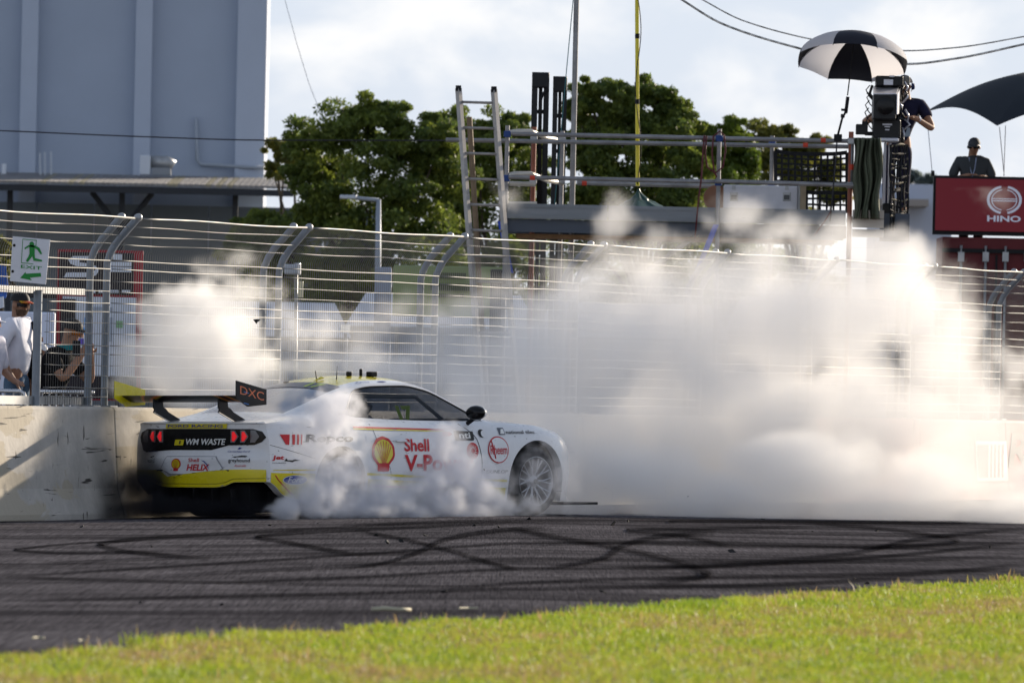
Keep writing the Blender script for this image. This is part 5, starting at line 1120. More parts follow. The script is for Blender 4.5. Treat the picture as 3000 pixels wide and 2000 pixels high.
def chain(V, E, R, pts, rads, start=None):
    k = start
    for p, r in zip(pts, rads):
        V.append(Vector(p)); R.append(r); j = len(V)-1
        if k is not None: E.append((k, j))
        k = j
    return k
def person(loc, face, label, J, shirt, trousers, skin=SKIN, sleeve=.6, cap=None, glasses=None, hair=None, scale=1.0, group=None, beard=False, legs=True):
    """J: joints in metres, x right of the viewer facing -y, z up from the feet."""
    th = thing('person', label, 'person', loc, group, rot=(0, 0, face), local=True); th.scale = (scale,)*3
    V, E, R = [], [], []
    pel, ch, nk, hd = J['pelvis'], J['chest'], J['neck'], J['head']
    pel, ch, nk, hd = map(Vector, (pel, ch, nk, hd))
    r0 = chain(V, E, R, [pel, pel.lerp(ch, .5), ch, nk], [(.125, .09), (.11, .08), (.125, .085), (.062, .062)])
    ip, im, ic, inn = 0, 1, 2, 3
    up = (hd-nk).normalized(); chain(V, E, R, [hd-up*.06, hd+up*.01, hd+up*.085], [(.062, .07), (.076, .09), (.058, .068)], inn)
    HANDS = []
    for sd, sg in (('L', -1), ('R', 1)):
        sh, el, wr, hn = [Vector(J[k+sd]) for k in ('sh', 'el', 'wr', 'hand')]
        e = chain(V, E, R, [sh, el, wr], [.055, .046, .034], ic); d = (hn-wr).normalized(); palm = chain(V, E, R, [wr+d*.07], [(.036, .02)], e)
        side = d.cross(Vector((0, 0, 1))); side = side.normalized() if side.length > .1 else Vector((1, 0, 0))
        for k in range(4):
            o_ = side*(-.027+.018*k); l_ = (.065, .078, .074, .058)[k]; chain(V, E, R, [wr+d*.10+o_, wr+d*(.10+l_*.6)+o_*1.1+Vector((0, 0, -.008)), wr+d*(.10+l_)+o_*1.1+Vector((0, 0, -.028))], [.0095, .009, .008], palm)
        chain(V, E, R, [wr+d*.055-side*.045, wr+d*.095-side*.06], [.011, .009], palm)
    if legs:
        for sd in ('L', 'R'):
            hp, kn, an, toe = [Vector(J[k+sd]) for k in ('hip', 'kn', 'an', 'toe')]; chain(V, E, R, [hp, kn, an, toe], [.09, .062, .038, .026], ip)
    me = skin_mesh(V, E, R, 0); me.materials.append(skin); body = link('body', me, th)
    # clothes: slightly fuller shells over the same skeleton
    V, E, R = [], [], []
    chain(V, E, R, [pel-Vector((0, 0, .07)), pel.lerp(ch, .5), ch, nk.lerp(ch, .28), nk.lerp(ch, .08)], [(.17, .13), (.16, .125), (.175, .135), (.11, .10), (.078, .078)])
    for sd in ('L', 'R'):
        sh, el, wr = [Vector(J[k+sd]) for k in ('sh', 'el', 'wr')]; end = sh.lerp(el, min(1, sleeve)) if sleeve <= 1 else el.lerp(wr, sleeve-1)
        chain(V, E, R, [sh, sh.lerp(el, .45), end] if sleeve <= 1 else [sh, el, end], [.088, .078, .07] if sleeve <= 1 else [.088, .068, .055], 2)
    me = skin_mesh(V, E, R, 0); me.materials.append(shirt); link('shirt', me, th)
    if legs:
        V, E, R = [], [], []; chain(V, E, R, [pel+Vector((0, 0, .04)), pel-Vector((0, 0, .04))], [(.172, .128), (.172, .125)])
        for sd in ('L', 'R'):
            hp, kn, an = [Vector(J[k+sd]) for k in ('hip', 'kn', 'an')]; chain(V, E, R, [hp, kn, kn.lerp(an, .93)], [.108, .08, .062], 1)
        me = skin_mesh(V, E, R, 0); me.materials.append(trousers); link('trousers', me, th)
        for sd in ('L', 'R'):
            an, toe = Vector(J['an'+sd]), Vector(J['toe'+sd]); me = skin_mesh([an-Vector((0, -.05, .03)), an-Vector((0, 0, .03)), toe], [(0, 1), (1, 2)], [.05, .05, .042], 1); me.materials.append(BLACKP); link('shoe', me, th)
    fd = Vector(J.get('look', (0, -1, 0))).normalized(); rt = Vector((-fd.y, fd.x, 0)).normalized()*-1; up2 = rt.cross(fd)*1; up2 = up2 if up2.z > 0 else -up2
    mb = MB(); c = hd+fd*.085-up2*.0; mb.prism([c+up2*.03-rt*.006, c-up2*.025-rt*.016, c-up2*.025+rt*.016, c+up2*.03+rt*.006], fd*.03); mb.build('nose', skin, th)
    for sg in (-1, 1): mb = MB(); mb.lathe([(0, .01), (.022, .008), (.03, 0)], hd+rt*sg*.078, rt*sg, 10); mb.build('ear', skin, th, smooth=True)
    if beard: mb = MB(); mb.grid(lambda u, v: hd-up2*(.035+.06*v)+(fd*math.cos((u-.5)*2.6)+rt*math.sin((u-.5)*2.6))*(.094-.03*v), 10, 4); mb.build('beard', beard, th, smooth=True)
    if cap:
        cm, brimm = cap; mb = MB(); mb.grid(lambda u, v: hd+up2*(.045+.095*math.sin(v*math.pi/2))+(rt*math.cos(2*math.pi*u)*.088+fd*math.sin(2*math.pi*u)*.104)*math.cos(v*math.pi/2*.98), 20, 6, wrapu=True); cp = mb.build('cap', cm, th, smooth=True)
        mb = MB(); mb.grid(lambda u, v: hd+up2*(.052-.02*v)+(rt*math.sin((u-.5)*2.1)*(.088+.0*v)+fd*(math.cos((u-.5)*2.1)*.098+.075*v*math.cos((u-.5)*2.4))), 10, 3); mb.build('brim', brimm, cp, smooth=True, solid=.006)
    elif hair: mb = MB(); mb.grid(lambda u, v: hd+up2*(.02+.12*math.sin(v*math.pi/2))+(rt*math.cos(2*math.pi*u)*.085+fd*(math.sin(2*math.pi*u)*.095-.012))*math.cos(v*math.pi/2*.98), 18, 6, wrapu=True); mb.build('hair', hair, th, smooth=True)
    if glasses:
        mb = MB(); mb.grid(lambda u, v: hd+up2*(.012+.03*(v-.5)*2*.6)+(fd*math.cos((u-.5)*2.3)+rt*math.sin((u-.5)*2.3))*.098, 12, 2); mb.build('sunglasses', glasses, th, smooth=True, solid=.004)
    return th
def stand(**k):
    J = dict(pelvis=(0, 0, .95), chest=(0, 0, 1.30), neck=(0, 0, 1.50), head=(0, -.02, 1.605), shL=(-.19, 0, 1.42), shR=(.19, 0, 1.42), elL=(-.25, .03, 1.14), elR=(.25, .03, 1.14), wrL=(-.26, -.08, .92), wrR=(.26, -.08, .92),
             handL=(-.26, -.12, .82), handR=(.26, -.12, .82), hipL=(-.09, 0, .90), hipR=(.09, 0, .90), knL=(-.10, -.02, .50), knR=(.10, -.02, .50), anL=(-.10, .02, .09), anR=(.10, .02, .09), toeL=(-.11, -.14, .04), toeR=(.11, -.14, .04)); J.update(k); return J
NAVY = mat('navy_cloth', spec=.1, col=(.022, .022, .05), rough=.85, var=.3, vscale=8); DENIM = mat('denim', spec=.1, col=(.10, .16, .24), rough=.85, var=.35, vscale=14); BLK = mat('black_cloth', spec=.1, col=(.012, .012, .014), rough=.9, var=.3, vscale=8)
WSH = mat('white_shirt', (.72, .74, .84), .8, var=.08, vscale=7, bump=.4, bscale=9); CAPB = mat('cap_black', (.012, .012, .014), .7); CAPR = mat('cap_red', (.45, .04, .02), .7, var=.5, vscale=9, col2=(.5, .32, .02)); SUNG = mat('sunglass', (.01, .01, .012), .1)
BRD = mat('beard_brown', (.09, .055, .035), .9)
# standing man with white shirt in the gate (profile, looking along the track to the right)
def at(px, D, z=.30): p = P(px, 1100, D); return (p.x, D, z)
m1 = person(at(48, 109.6), math.radians(72), 'man in white shirt and black cap standing in the gate opening', stand(chest=(0, -.03, 1.32), elL=(-.24, .10, 1.15), wrL=(-.22, -.02, .93), handL=(-.2, -.08, .85), elR=(.24, .08, 1.14), wrR=(.22, -.02, .93), handR=(.2, -.06, .84), look=(-.35, -1, -.05)), WSH, DENIM, SKIN2, sleeve=1.25, cap=(CAPB, CAPR), glasses=SUNG, scale=1.0, beard=BRD)
tag_strap = MB(); tag_strap.tube([(.14, -.10, 1.45), (.10, -.165, 1.3), (.17, -.12, 1.12), (.2, .02, 1.05)], .022, 6); tag_strap.build('bag_strap', BLK, m1, smooth=True)
person(at(-32, 108.6), math.radians(60), 'person in pale shirt cut by the picture edge, forearm showing at the gate', stand(elR=(.26, -.02, 1.10), wrR=(.20, -.20, 1.0), handR=(.15, -.3, .98), look=(0, -1, 0)), mat('pale_shirt', (.6, .6, .7), .85, bump=.3, bscale=9), DENIM, sleeve=.95, cap=(mat('cap_white', (.7, .7, .72), .7), mat('cap_white', (.7, .7, .72), .7)), scale=.88)
# crouching photographer behind the mesh, phone held up
cr = stand(pelvis=(0, .06, .62), chest=(0, -.10, .92), neck=(0, -.16, 1.12), head=(0, -.20, 1.24), shL=(-.18, -.08, 1.04), shR=(.18, -.08, 1.04), elL=(-.22, -.22, .82), wrL=(-.09, -.33, 1.03), handL=(-.04, -.36, 1.14), elR=(.22, -.30, .80), wrR=(.08, -.36, 1.03), handR=(.03, -.37, 1.14),
           hipL=(-.10, .05, .58), hipR=(.10, .05, .58), knL=(-.14, -.22, .42), knR=(.14, -.22, .42), anL=(-.12, .05, .09), anR=(.12, .05, .09), toeL=(-.13, -.10, .04), toeR=(.13, -.10, .04), look=(0, -1, -.1))
m2 = person(at(148, 109.0, .33), math.radians(68), 'crouching person in black shirt and cap filming with a phone behind the mesh', cr, BLK, BLK, sleeve=.7, cap=(CAPB, CAPB), glasses=mat('orange_lens', (.4, .12, .01), .15), scale=1.06)
mb = MB(); mb.grid(lambda u, v: Vector((0, -.15, 1.11))+Vector((math.sin(u*2*math.pi)*.085, -math.cos(u*2*math.pi)*.085, -.02+.045*v)), 16, 2, wrapu=True); mb.build('neck_gaiter', mat('teal_cloth', (.02, .22, .24), .8), m2, smooth=True)
ph = P(222, 1020, 108.5); tag(MB().box((0, 0, 0), (.075, .012, .15)).build('phone', BLACKP, bevel=.008, org=None), 'dark phone held up by the crouching person in black', 'phone').location = (ph.x, 108.62, ph.z)
# person behind with a white cap, and a back with green trim
person(at(112, 110.4, .30), math.radians(75), 'person with white cap mostly hidden behind the crouching phone holder', stand(look=(0, -1, 0)), mat('grey_shirt', (.25, .25, .28), .85), BLK, cap=(mat('cap_white', (.7, .7, .72), .7), mat('cap_white', (.7, .7, .72), .7)), scale=.72)
m3 = person(at(92, 109.9, .30), math.radians(110), 'person in black jacket with green trim beside the gate post', stand(), BLK, BLK, hair=mat('hair_dark', (.03, .02, .015), .7), sleeve=1.6, scale=.80)
mb = MB(); mb.tube([(.2, -.12, 1.2), (.23, -.1, 1.0), (.24, -.06, .82)], .014, 6); mb.build('green_trim', mat('green_trim', (.15, .4, .05), .7), m3)
# camera operator
co = P(2647, 610, DT+.95)
cj = stand(head=(-.02, -.04, 1.62), neck=(0, -.01, 1.49), shL=(-.2, -.02, 1.40), shR=(.2, -.02, 1.40), elR=(.33, -.22, 1.10), wrR=(.12, -.42, 1.22), handR=(.02, -.46, 1.24), elL=(-.52, -.25, 1.16), wrL=(-.36, -.45, 1.24), handL=(-.3, -.5, 1.25), look=(-.7, -1, -.1), pelvis=(-.08, 0, .95), hipL=(-.17, 0, .9), hipR=(.01, 0, .9), knL=(-.2, 0, .5), knR=(.0, 0, .5), anL=(-.2, .02, .09), anR=(-.0, .02, .09), toeL=(-.21, -.14, .04), toeR=(0, -.14, .04))
m4 = person((co.x, DT+.95, zt-.07), 0, 'camera operator in navy polo with cap and headset behind the broadcast camera', cj, NAVY, NAVY, SKIN2, sleeve=.55, cap=(NAVY, NAVY), glasses=SUNG, scale=1.02)
mb = MB(); mb.lathe([(0, .035), (.035, .03), (.045, 0), (.04, -.01)], (.075, -.03, 1.625), (1, 0, 0), 14); mb.build('headset_cup', mat('headset_blue', (.02, .03, .10), .5), m4, smooth=True)
mb = MB(); mb.tube([(-.10, -.04, 1.62)]+[(-.02+.10*math.sin(t), -.03, 1.64+.12*math.cos(t)) for t in np.linspace(-1.3, 1.3, 9)], .008, 6); mb.tube([(.08, -.03, 1.6), (.06, -.12, 1.56)], .005, 5); mb.build('headset_band', BLACKP, m4)
mb = MB(); mb.box((.02, -.135, 1.06), (.075, .006, .11)); mb.build('lanyard_card', mat('card', (.35, .45, .55), .4), m4)
mb = MB(); mb.lathe([(.037, -.012), (.038, .012)], (.15, -.39, 1.21), (.21, .2, -.12), 12); mb.build('wristwatch', CSi, m4)
# man on the container
p = P(2846, 560, DH+.9)
m5 = person((p.x, DH+.8, P(2846, 399, DH).z-1.74*1.06), 0, 'man in dark shirt and cap leaning on top of the red screen', stand(elL=(-.30, -.05, 1.14), elR=(.30, -.05, 1.14), wrL=(-.10, -.30, 1.20), wrR=(.14, -.28, 1.19), handL=(-.02, -.34, 1.22), handR=(.06, -.34, 1.19), chest=(.02, -.06, 1.3), head=(.02, -.06, 1.60), shL=(-.19, -.02, 1.40), shR=(.20, -.02, 1.38), look=(-.25, -1, -.15)), mat('charcoal_cloth', spec=.1, col=(.055, .06, .065), rough=.85), BLK, SKIN2, sleeve=.9, cap=(mat('cap_grey', (.06, .065, .075), .7), mat('cap_grey', (.06, .065, .075), .7)), glasses=SUNG, scale=1.06)
mb = MB(); mb.tube([(-.05, -.12, 1.46), (-.03, -.15, 1.3), (.0, -.165, 1.2)], .007, 5); mb.tube([(.05, -.12, 1.46), (.03, -.15, 1.3), (.0, -.165, 1.2)], .007, 5); mb.build('lanyard', mat('lanyard_blue', (.3, .35, .5), .7), m5)
# ================================================================ signs and small things by the fence
DE = 104.3
# exit sign hung on the gate beam
GREEN = mat('sign_green', (.02, .25, .045), .5); SW = mat('sign_white', (.74, .75, .80), .45, var=.06, vscale=9)
e0, e1, e2, e3 = P(29, 823, DE), P(134, 833, DE), P(147, 702, DE), P(37, 692, DE)
EX = thing('exit_sign', 'white exit sign with green running figure and arrow on the gate', 'sign', (e0+e1)/2)
mb = MB(); mb.prism([e0, e1, e2, e3], (0, .03, 0)); mb.build('board', SW, EX)
uu, vv = e1-e0, e3-e0; XF = lambda a, b: e0+uu*a+vv*b+Vector((0, -.004, 0)); XF2 = lambda a, b: e0+uu*a+vv*b+Vector((0, -.007, 0))
def loop(a0, b0, a1, b1, w, name):
    for r in ((a0, b0, a1, b0+w), (a0, b1-w, a1, b1), (a0, b0, a0+w, b1), (a1-w, b0, a1, b1)): patch([(r[0], r[1]), (r[2], r[1]), (r[2], r[3]), (r[0], r[3])], XF, name, GREEN, EX, .5, False)
for r in ((.28, .95, .68, .965), (.28, .42, .295, .965), (.28, .42, .62, .435), (.655, .80, .67, .965)): patch([(r[0], r[1]), (r[2], r[1]), (r[2], r[3]), (r[0], r[3])], XF, 'door_outline', GREEN, EX, .5, False)
ovl = lambda cx, cy, rx, ry: [(cx+rx*math.cos(t), cy+ry*math.sin(t)) for t in np.linspace(0, 2*math.pi, 17)[:-1]]
patch(ovl(.545, .865, .065, .055), XF2, 'figure_head', GREEN, EX, .5, False)
patch([(.36, .73), (.47, .80), (.60, .80), (.70, .76), (.80, .66), (.85, .67), (.76, .80), (.62, .845), (.46, .84), (.35, .765)], XF2, 'figure_arms', GREEN, EX, .5, False)
patch([(.48, .83), (.63, .83), (.64, .66), (.66, .56), (.86, .535), (.86, .50), (.62, .50), (.585, .60), (.46, .455), (.41, .48), (.50, .64)], XF2, 'figure_body', GREEN, EX, .5, False)
lettering('EXIT', (.28, .86, .31, .385), XF, 'lettering', GREEN, EX, bold=.012, maxlen=.3)
patch([(.28, .09), (.42, .235), (.43, .195), (.84, .245), (.86, .165), (.55, .115), (.61, .06)], XF, 'arrow', GREEN, EX, .5, False)
for b in (.22, .80): mb = MB(); mb.lathe([(0, .006), (.012, .004), (.014, 0)], e0+uu*.06+vv*b, (0, -1, 0), 8); mb.build('fixing', BLACKP, EX)
# event map board behind the fence
DB = 116.0
MB_ = thing('map_board', 'tall red and black event board with a white map panel behind the fence', 'sign', P(290, 1180, DB))
RB = mat('board_red', (.32, .02, .035), .5); BB = mat('board_black', (.018, .014, .02), .5); WB_ = mat('board_white', (.62, .66, .74), .5)
def bpl(x0, y0, x1, y1, d, name, m, par=MB_, th_=.03):
    a, b = P(x0, y1, DB), P(x1, y0, DB); mb = MB(); mb.box(((a.x+b.x)/2, DB-d, (a.z+b.z)/2), (b.x-a.x, th_, b.z-a.z)); return mb.build(name, m, par)
bpl(160, 735, 420, 1170, 0, 'panel', RB, th_=.08); bpl(172, 742, 392, 860, .05, 'header', BB); bpl(180, 872, 400, 1100, .05, 'map_panel', WB_); bpl(172, 1104, 400, 1165, .05, 'footer', BB); bpl(176, 876, 222, 1000, .07, 'black_wedge', BB, th_=.02)
BF = lambda off: (lambda x, y: P(x, y, DB-off))
patch([(195, 798), (270, 798), (280, 790), (276, 782), (225, 780), (205, 772), (200, 760), (215, 750), (276, 750), (272, 762), (235, 762), (232, 768), (262, 772), (282, 780), (290, 792), (282, 806), (262, 812), (186, 812)][::-1], BF(.08), 'swirl_emblem', WB_, MB_, 40, False)
bpl(330, 745, 358, 763, .07, 'print_block', WB_, th_=.015); bpl(315, 768, 386, 779, .07, 'print_line', WB_, th_=.015); bpl(305, 783, 386, 796, .07, 'print_line', WB_, th_=.015)
for k in range(6): bpl(188+34*k, 850, 212+34*k, 858, .07, 'print_line', WB_, th_=.015)
mc = [mat('map_blue', (.12, .35, .70), .5), mat('map_green', (.25, .45, .25), .5), mat('map_red', (.55, .2, .2), .5), mat('map_violet', (.15, .1, .5), .5), mat('map_grey', (.35, .4, .48), .5)]
for (x0, y0, x1, y1, k) in ((240, 960, 262, 980, 0), (212, 970, 240, 976, 1), (248, 930, 254, 950, 0), (262, 952, 270, 976, 2), (232, 992, 246, 1010, 3), (190, 950, 205, 955, 1), (270, 900, 330, 910, 4), (300, 930, 330, 1000, 4), (340, 940, 360, 960, 1)): bpl(x0, y0, x1, y1, .07, 'map_mark', mc[k], th_=.012)
lettering('RXIS', (330, 365, 1104, 1094), BF(.1), 'lettering', WB_, MB_, bold=.02, maxlen=60)
# white tent wall, dark screen and blue banner behind the spectators
DBK = 124.0
def slab(x0, y0, x1, y1, D, t, name, m, label, cat, z0=None):
    a, b = P(x0, y1, D), P(x1, y0, D); zz = a.z if z0 is None else z0; mb = MB(); mb.box(((a.x+b.x)/2, D, (zz+b.z)/2), (b.x-a.x, t, b.z-zz)); o = mb.build(name, m, bevel=.02, org=((a.x+b.x)/2, D, zz)); return tag(o, label, cat)
slab(-60, 915, 162, 1180, DBK, .3, 'tent_wall', mat('tent_white', (.62, .68, .82), .7, var=.05, vscale=1), 'white tent side wall behind the man in the gate', 'tent', .3)
slab(60, 842, 172, 914, DBK+2, .2, 'dark_screen', mat('dark_fabric', (.03, .03, .035), .8, var=.3), 'dark fabric screen above the white tent wall', 'screen', 3.2-1.1)
q = P(-5, 850, 114); BU = thing('blue_banner', 'blue banner with a white square at the far end of the gate', 'banner', (q.x, 114, .3)); mb = MB(); mb.prism([P(-40, 890, 114), P(18, 872, 114), P(24, 838, 114), P(18, 780, 114), P(-40, 770, 114)], (0, .03, 0)); mb.build('cloth', mat('banner_blue', (.03, .10, .38), .6), BU)
mb = MB(); mb.prism([P(-40, 915, 113.9), P(12, 900, 113.9), P(10, 868, 113.9), P(-40, 878, 113.9)], (0, .02, 0)); mb.build('white_square', WB_, BU); mb = MB(); mb.tube([(P(-30, 900, 114).x, 114.05, .3), P(-30, 770, 114.05)], .02, 6); mb.build('banner_pole', STEEL, BU)
# yellow-green shrub showing at the picture edge above the beam
tree(160, [(5, 750, 26), (0, 790, 30), (12, 720, 18)], 1500, .07, 'small yellowing bush tree at the edge behind the exit sign', LEAF2, 'trees behind the track', 'small_tree', 3)
# crowd barriers with silver tubes
CH = mat('chrome_tube', (.65, .65, .66), .25, .85)
def crowd(x0, x1, y, D, label, curved):
    th = thing('crowd_barrier', label, 'barrier', P((x0+x1)/2, 1180, D), 'silver crowd barriers'); zt2 = P(x0, y, D).z; a, b = P(x0, y, D), P(x1, y, D)
    pts = [(a.x, D, zt2), (b.x-.06, D, zt2), (b.x-.02, D, zt2-.02), (b.x, D, zt2-.08), (b.x, D, .3)] if curved else [(a.x, D, zt2), (b.x, D, zt2)]
    mb = MB(); mb.tube(pts, .02, 8); mb.build('top_rail', CH, th, smooth=True); mb = MB(); mb.tube([(a.x, D, .45), (b.x, D, .45)], .018, 8); mb.build('lower_rail', CH, th, smooth=True); n = 8
    for k in range(n): x = a.x+(b.x-a.x)*(k+.5)/n; mb = MB(); mb.tube([(x, D, .45), (x, D, zt2)], .009, 6); mb.build('upright', CH, th, smooth=True)
    for x in (a.x+.1, b.x-.1): mb = MB(); mb.tube([(x, D, .45), (x, D-.2, .31)], .015, 6); mb.tube([(x, D, .45), (x, D+.2, .31)], .015, 6); mb.build('foot', CH, th)
crowd(-120, 76, 1142, 108.1, 'silver crowd barrier with a rounded end in front of the man in white', True); crowd(114, 278, 1146, 108.3, 'silver crowd barrier in front of the crouching person', False)
# green and blue panels behind the fence
slab(1150, 783, 1478, 925, 152, .1, 'green_sign', mat('sign_olive', (.24, .31, .13), .6, var=.1, vscale=2), 'olive green sign board behind the fence below the street lamp', 'sign')
GS = bpy.context.scene.objects[-1] if False else [o for o in bpy.data.objects if o.name.startswith('green_sign')][0]; ORG[GS.name] = Vector(GS.location)
for x0, y0, x1, y1 in ((1270, 800, 1365, 815), (1260, 832, 1378, 850), (1275, 862, 1360, 870)): a, b = P(x0, y1, 151.9), P(x1, y0, 151.9); mb = MB(); mb.box(((a.x+b.x)/2, 151.93, (a.z+b.z)/2), (b.x-a.x, .02, b.z-a.z)); mb.build('print_line', mat('sign_dark', (.07, .09, .05), .6), GS)
slab(1092, 783, 1148, 1100, 151, .3, 'grey_cabinet', mat('cabinet_blue', (.28, .33, .42), .6), 'grey blue cabinet standing left of the olive sign', 'cabinet', .3)
slab(1430, 790, 1480, 1100, 146, .6, 'dark_cabinet', mat('cabinet_dark', (.03, .035, .045), .6), 'dark upright cabinet behind the foot of the ladder', 'cabinet', .3)
# trackside camera boxes on a pole
TC = thing('trackside_camera', 'silver camera housing and cream box on a thin pole behind the fence', 'camera', P(872, 1180, 114)); mb = MB(); q = P(868, 1180, 114); mb.tube([(q.x, 114, .3), P(868, 770, 114)], .018, 8); mb.build('pole', STEEL, TC, smooth=True)
mb = MB(); mb.box(P(856, 789, 113.9), (.16, .3, .10)); mb.build('housing', mat('housing_grey', (.42, .46, .52), .4, .3), TC, bevel=.015); mb = MB(); mb.box(P(876, 788, 113.8), (.035, .3, .12)); mb.build('housing_cap', CH, TC, bevel=.01); mb = MB(); mb.box(P(881, 848, 113.9), (.055, .1, .165)); mb.build('cream_box', mat('cream_plastic', (.72, .66, .45), .5), TC, bevel=.01)
# mirror plate on a post, added as a windscreen glint behind the fence
tag(MB().box((0, 0, 0), (.10, .02, .08)).build('glint_plate', mat('glint_mirror', (.9, .9, .88), .12, .9), org=None), 'small square mirror plate added as a windscreen glint behind the fence above the car roof', 'plate').location = P(1012, 962, 118)
mb = MB(); mb.tube([P(1012, 976, 118), Vector((P(1012, 976, 118).x, 118, .3))], .02, 6); tag(mb.build('glint_post', STEEL, smooth=True), 'thin post carrying the added glint plate', 'post')
# ================================================================ loose rubber, litter
def shard(loc, s, label, m=RUBBER, name='rubber_scrap', group=None):
    mb = MB(); n = 7; ring = [Vector((math.cos(2*math.pi*k/n)*random.uniform(.5, 1.2), math.sin(2*math.pi*k/n)*random.uniform(.3, .7), random.uniform(-.2, .2)))*s for k in range(n)]
    mb.prism(ring, (0, 0, s*.25)); o = mb.build(name, m, org=None); o.location = loc; o.rotation_euler = (random.uniform(0, 1.2), random.uniform(0, .8), random.uniform(0, 6)); return tag(o, label, 'debris', group)
fp = P(752, 940, 107.6); mb = MB(); mb.prism([(-.035, 0, .012), (.0, 0, -.03), (.006, 0, -.012), (.036, 0, .008), (.03, 0, .016), (.0, 0, .018)], (0, .008, 0)); o = mb.build('rubber_scrap', RUBBER); o.location = fp; tag(o, 'dark rubber scrap flying in the air above the tail wing', 'debris')
for (x, y) in ((677, 1282), (2016, 1453), (1418, 1375)): shard(P(x, y, 106.5), .012, 'tiny black rubber crumb flying in the smoke', group='flying rubber crumbs')
for x, y, s in [(1133, 1583, .05), (1100, 1560, .035), (1460, 1545, .03), (1795, 1539, .04), (2570, 1556, .035), (2145, 1618, .035), (2540, 1710, .03), (2505, 1696, .02), (2900, 1606, .03), (445, 1576, .02), (1175, 1580, .03), (1245, 1563, .03), (1300, 1730, .025), (650, 1752, .02), (410, 1741, .02), (1840, 1528, .03), (2235, 1521, .03), (1550, 1522, .035), (790, 1522, .025), (240, 1513, .03), (930, 1520, .02), (1390, 1538, .03), (2380, 1557, .02), (1768, 1736, .025)]:
    p = G(x, y); p.z = gz(p.x)+s*.12; shard(p, s, 'small black tyre rubber scrap lying on the asphalt', group='rubber scraps on the track')
a, b = G(1092, 1783, .012), G(1203, 1784, .012); mb = MB(); mb.tube([a, a.lerp(b, .3)+Vector((0, .03, .004)), a.lerp(b, .7)+Vector((0, -.02, 0)), b], [.012, .014, .012, .009], 6); tag(mb.build('pale_stick', mat('straw_stick', (.5, .46, .33), .7), smooth=True), 'pale stick lying on the asphalt near the grass', 'stick')
for x0, x1, y in ((1345, 1400, 1780), (95, 130, 1867), (230, 248, 1875)):
    a, b = G(x0, y, .01), G(x1, y, .01); tag(MB().tube([a, a.lerp(b, .5)+Vector((0, .04, 0)), b], .006, 5).build('dry_stem', mat('straw_stick', (.5, .46, .33), .7)), 'short dry grass stem lying on the asphalt', 'stem', 'dry stems on the track')

# pale hospitality tents far behind the fence
TN = mat('tent_pale', (.34, .39, .47), .8, var=.06, vscale=.8); TR_ = mat('tent_roof', (.42, .46, .54), .7)
for k, (x0, x1, y0) in enumerate(((560, 1010, 985), (1030, 1560, 960), (1580, 2120, 990), (2140, 2760, 975))):
    Dk = 182.0+4*(k % 2); th = thing('hospitality_tent', ('long pale tent behind the fence beyond the tail wing', 'long pale tent behind the fence beyond the bonnet of the race car', 'long pale tent lost in smoke below the yellow pole', 'long pale tent lost in smoke below the broadcast camera')[k], 'tent', P((x0+x1)/2, 1140, Dk), 'pale tents behind the fence')
    a, b = P(x0, y0, Dk), P(x1, y0, Dk); zt3 = (a.z+b.z)/2; mb = MB(); mb.box(((a.x+b.x)/2, Dk+2, (zt3+.0)/2), (b.x-a.x, 4, zt3)); mb.build('wall', TN, th)
    mb = MB(); mb.prism([(a.x-.1, Dk-.1, zt3), (b.x+.1, Dk-.1, zt3), (b.x-.2, Dk+2, zt3+.55), (a.x+.2, Dk+2, zt3+.55)], (0, .06, .02)); mb.build('roof', TR_, th)
    for q in range(5): x = a.x+(b.x-a.x)*q/4; mb = MB(); mb.box((x, Dk-.03, zt3/2), (.07, .06, zt3)); mb.build('tent_pole', STEEL, th)
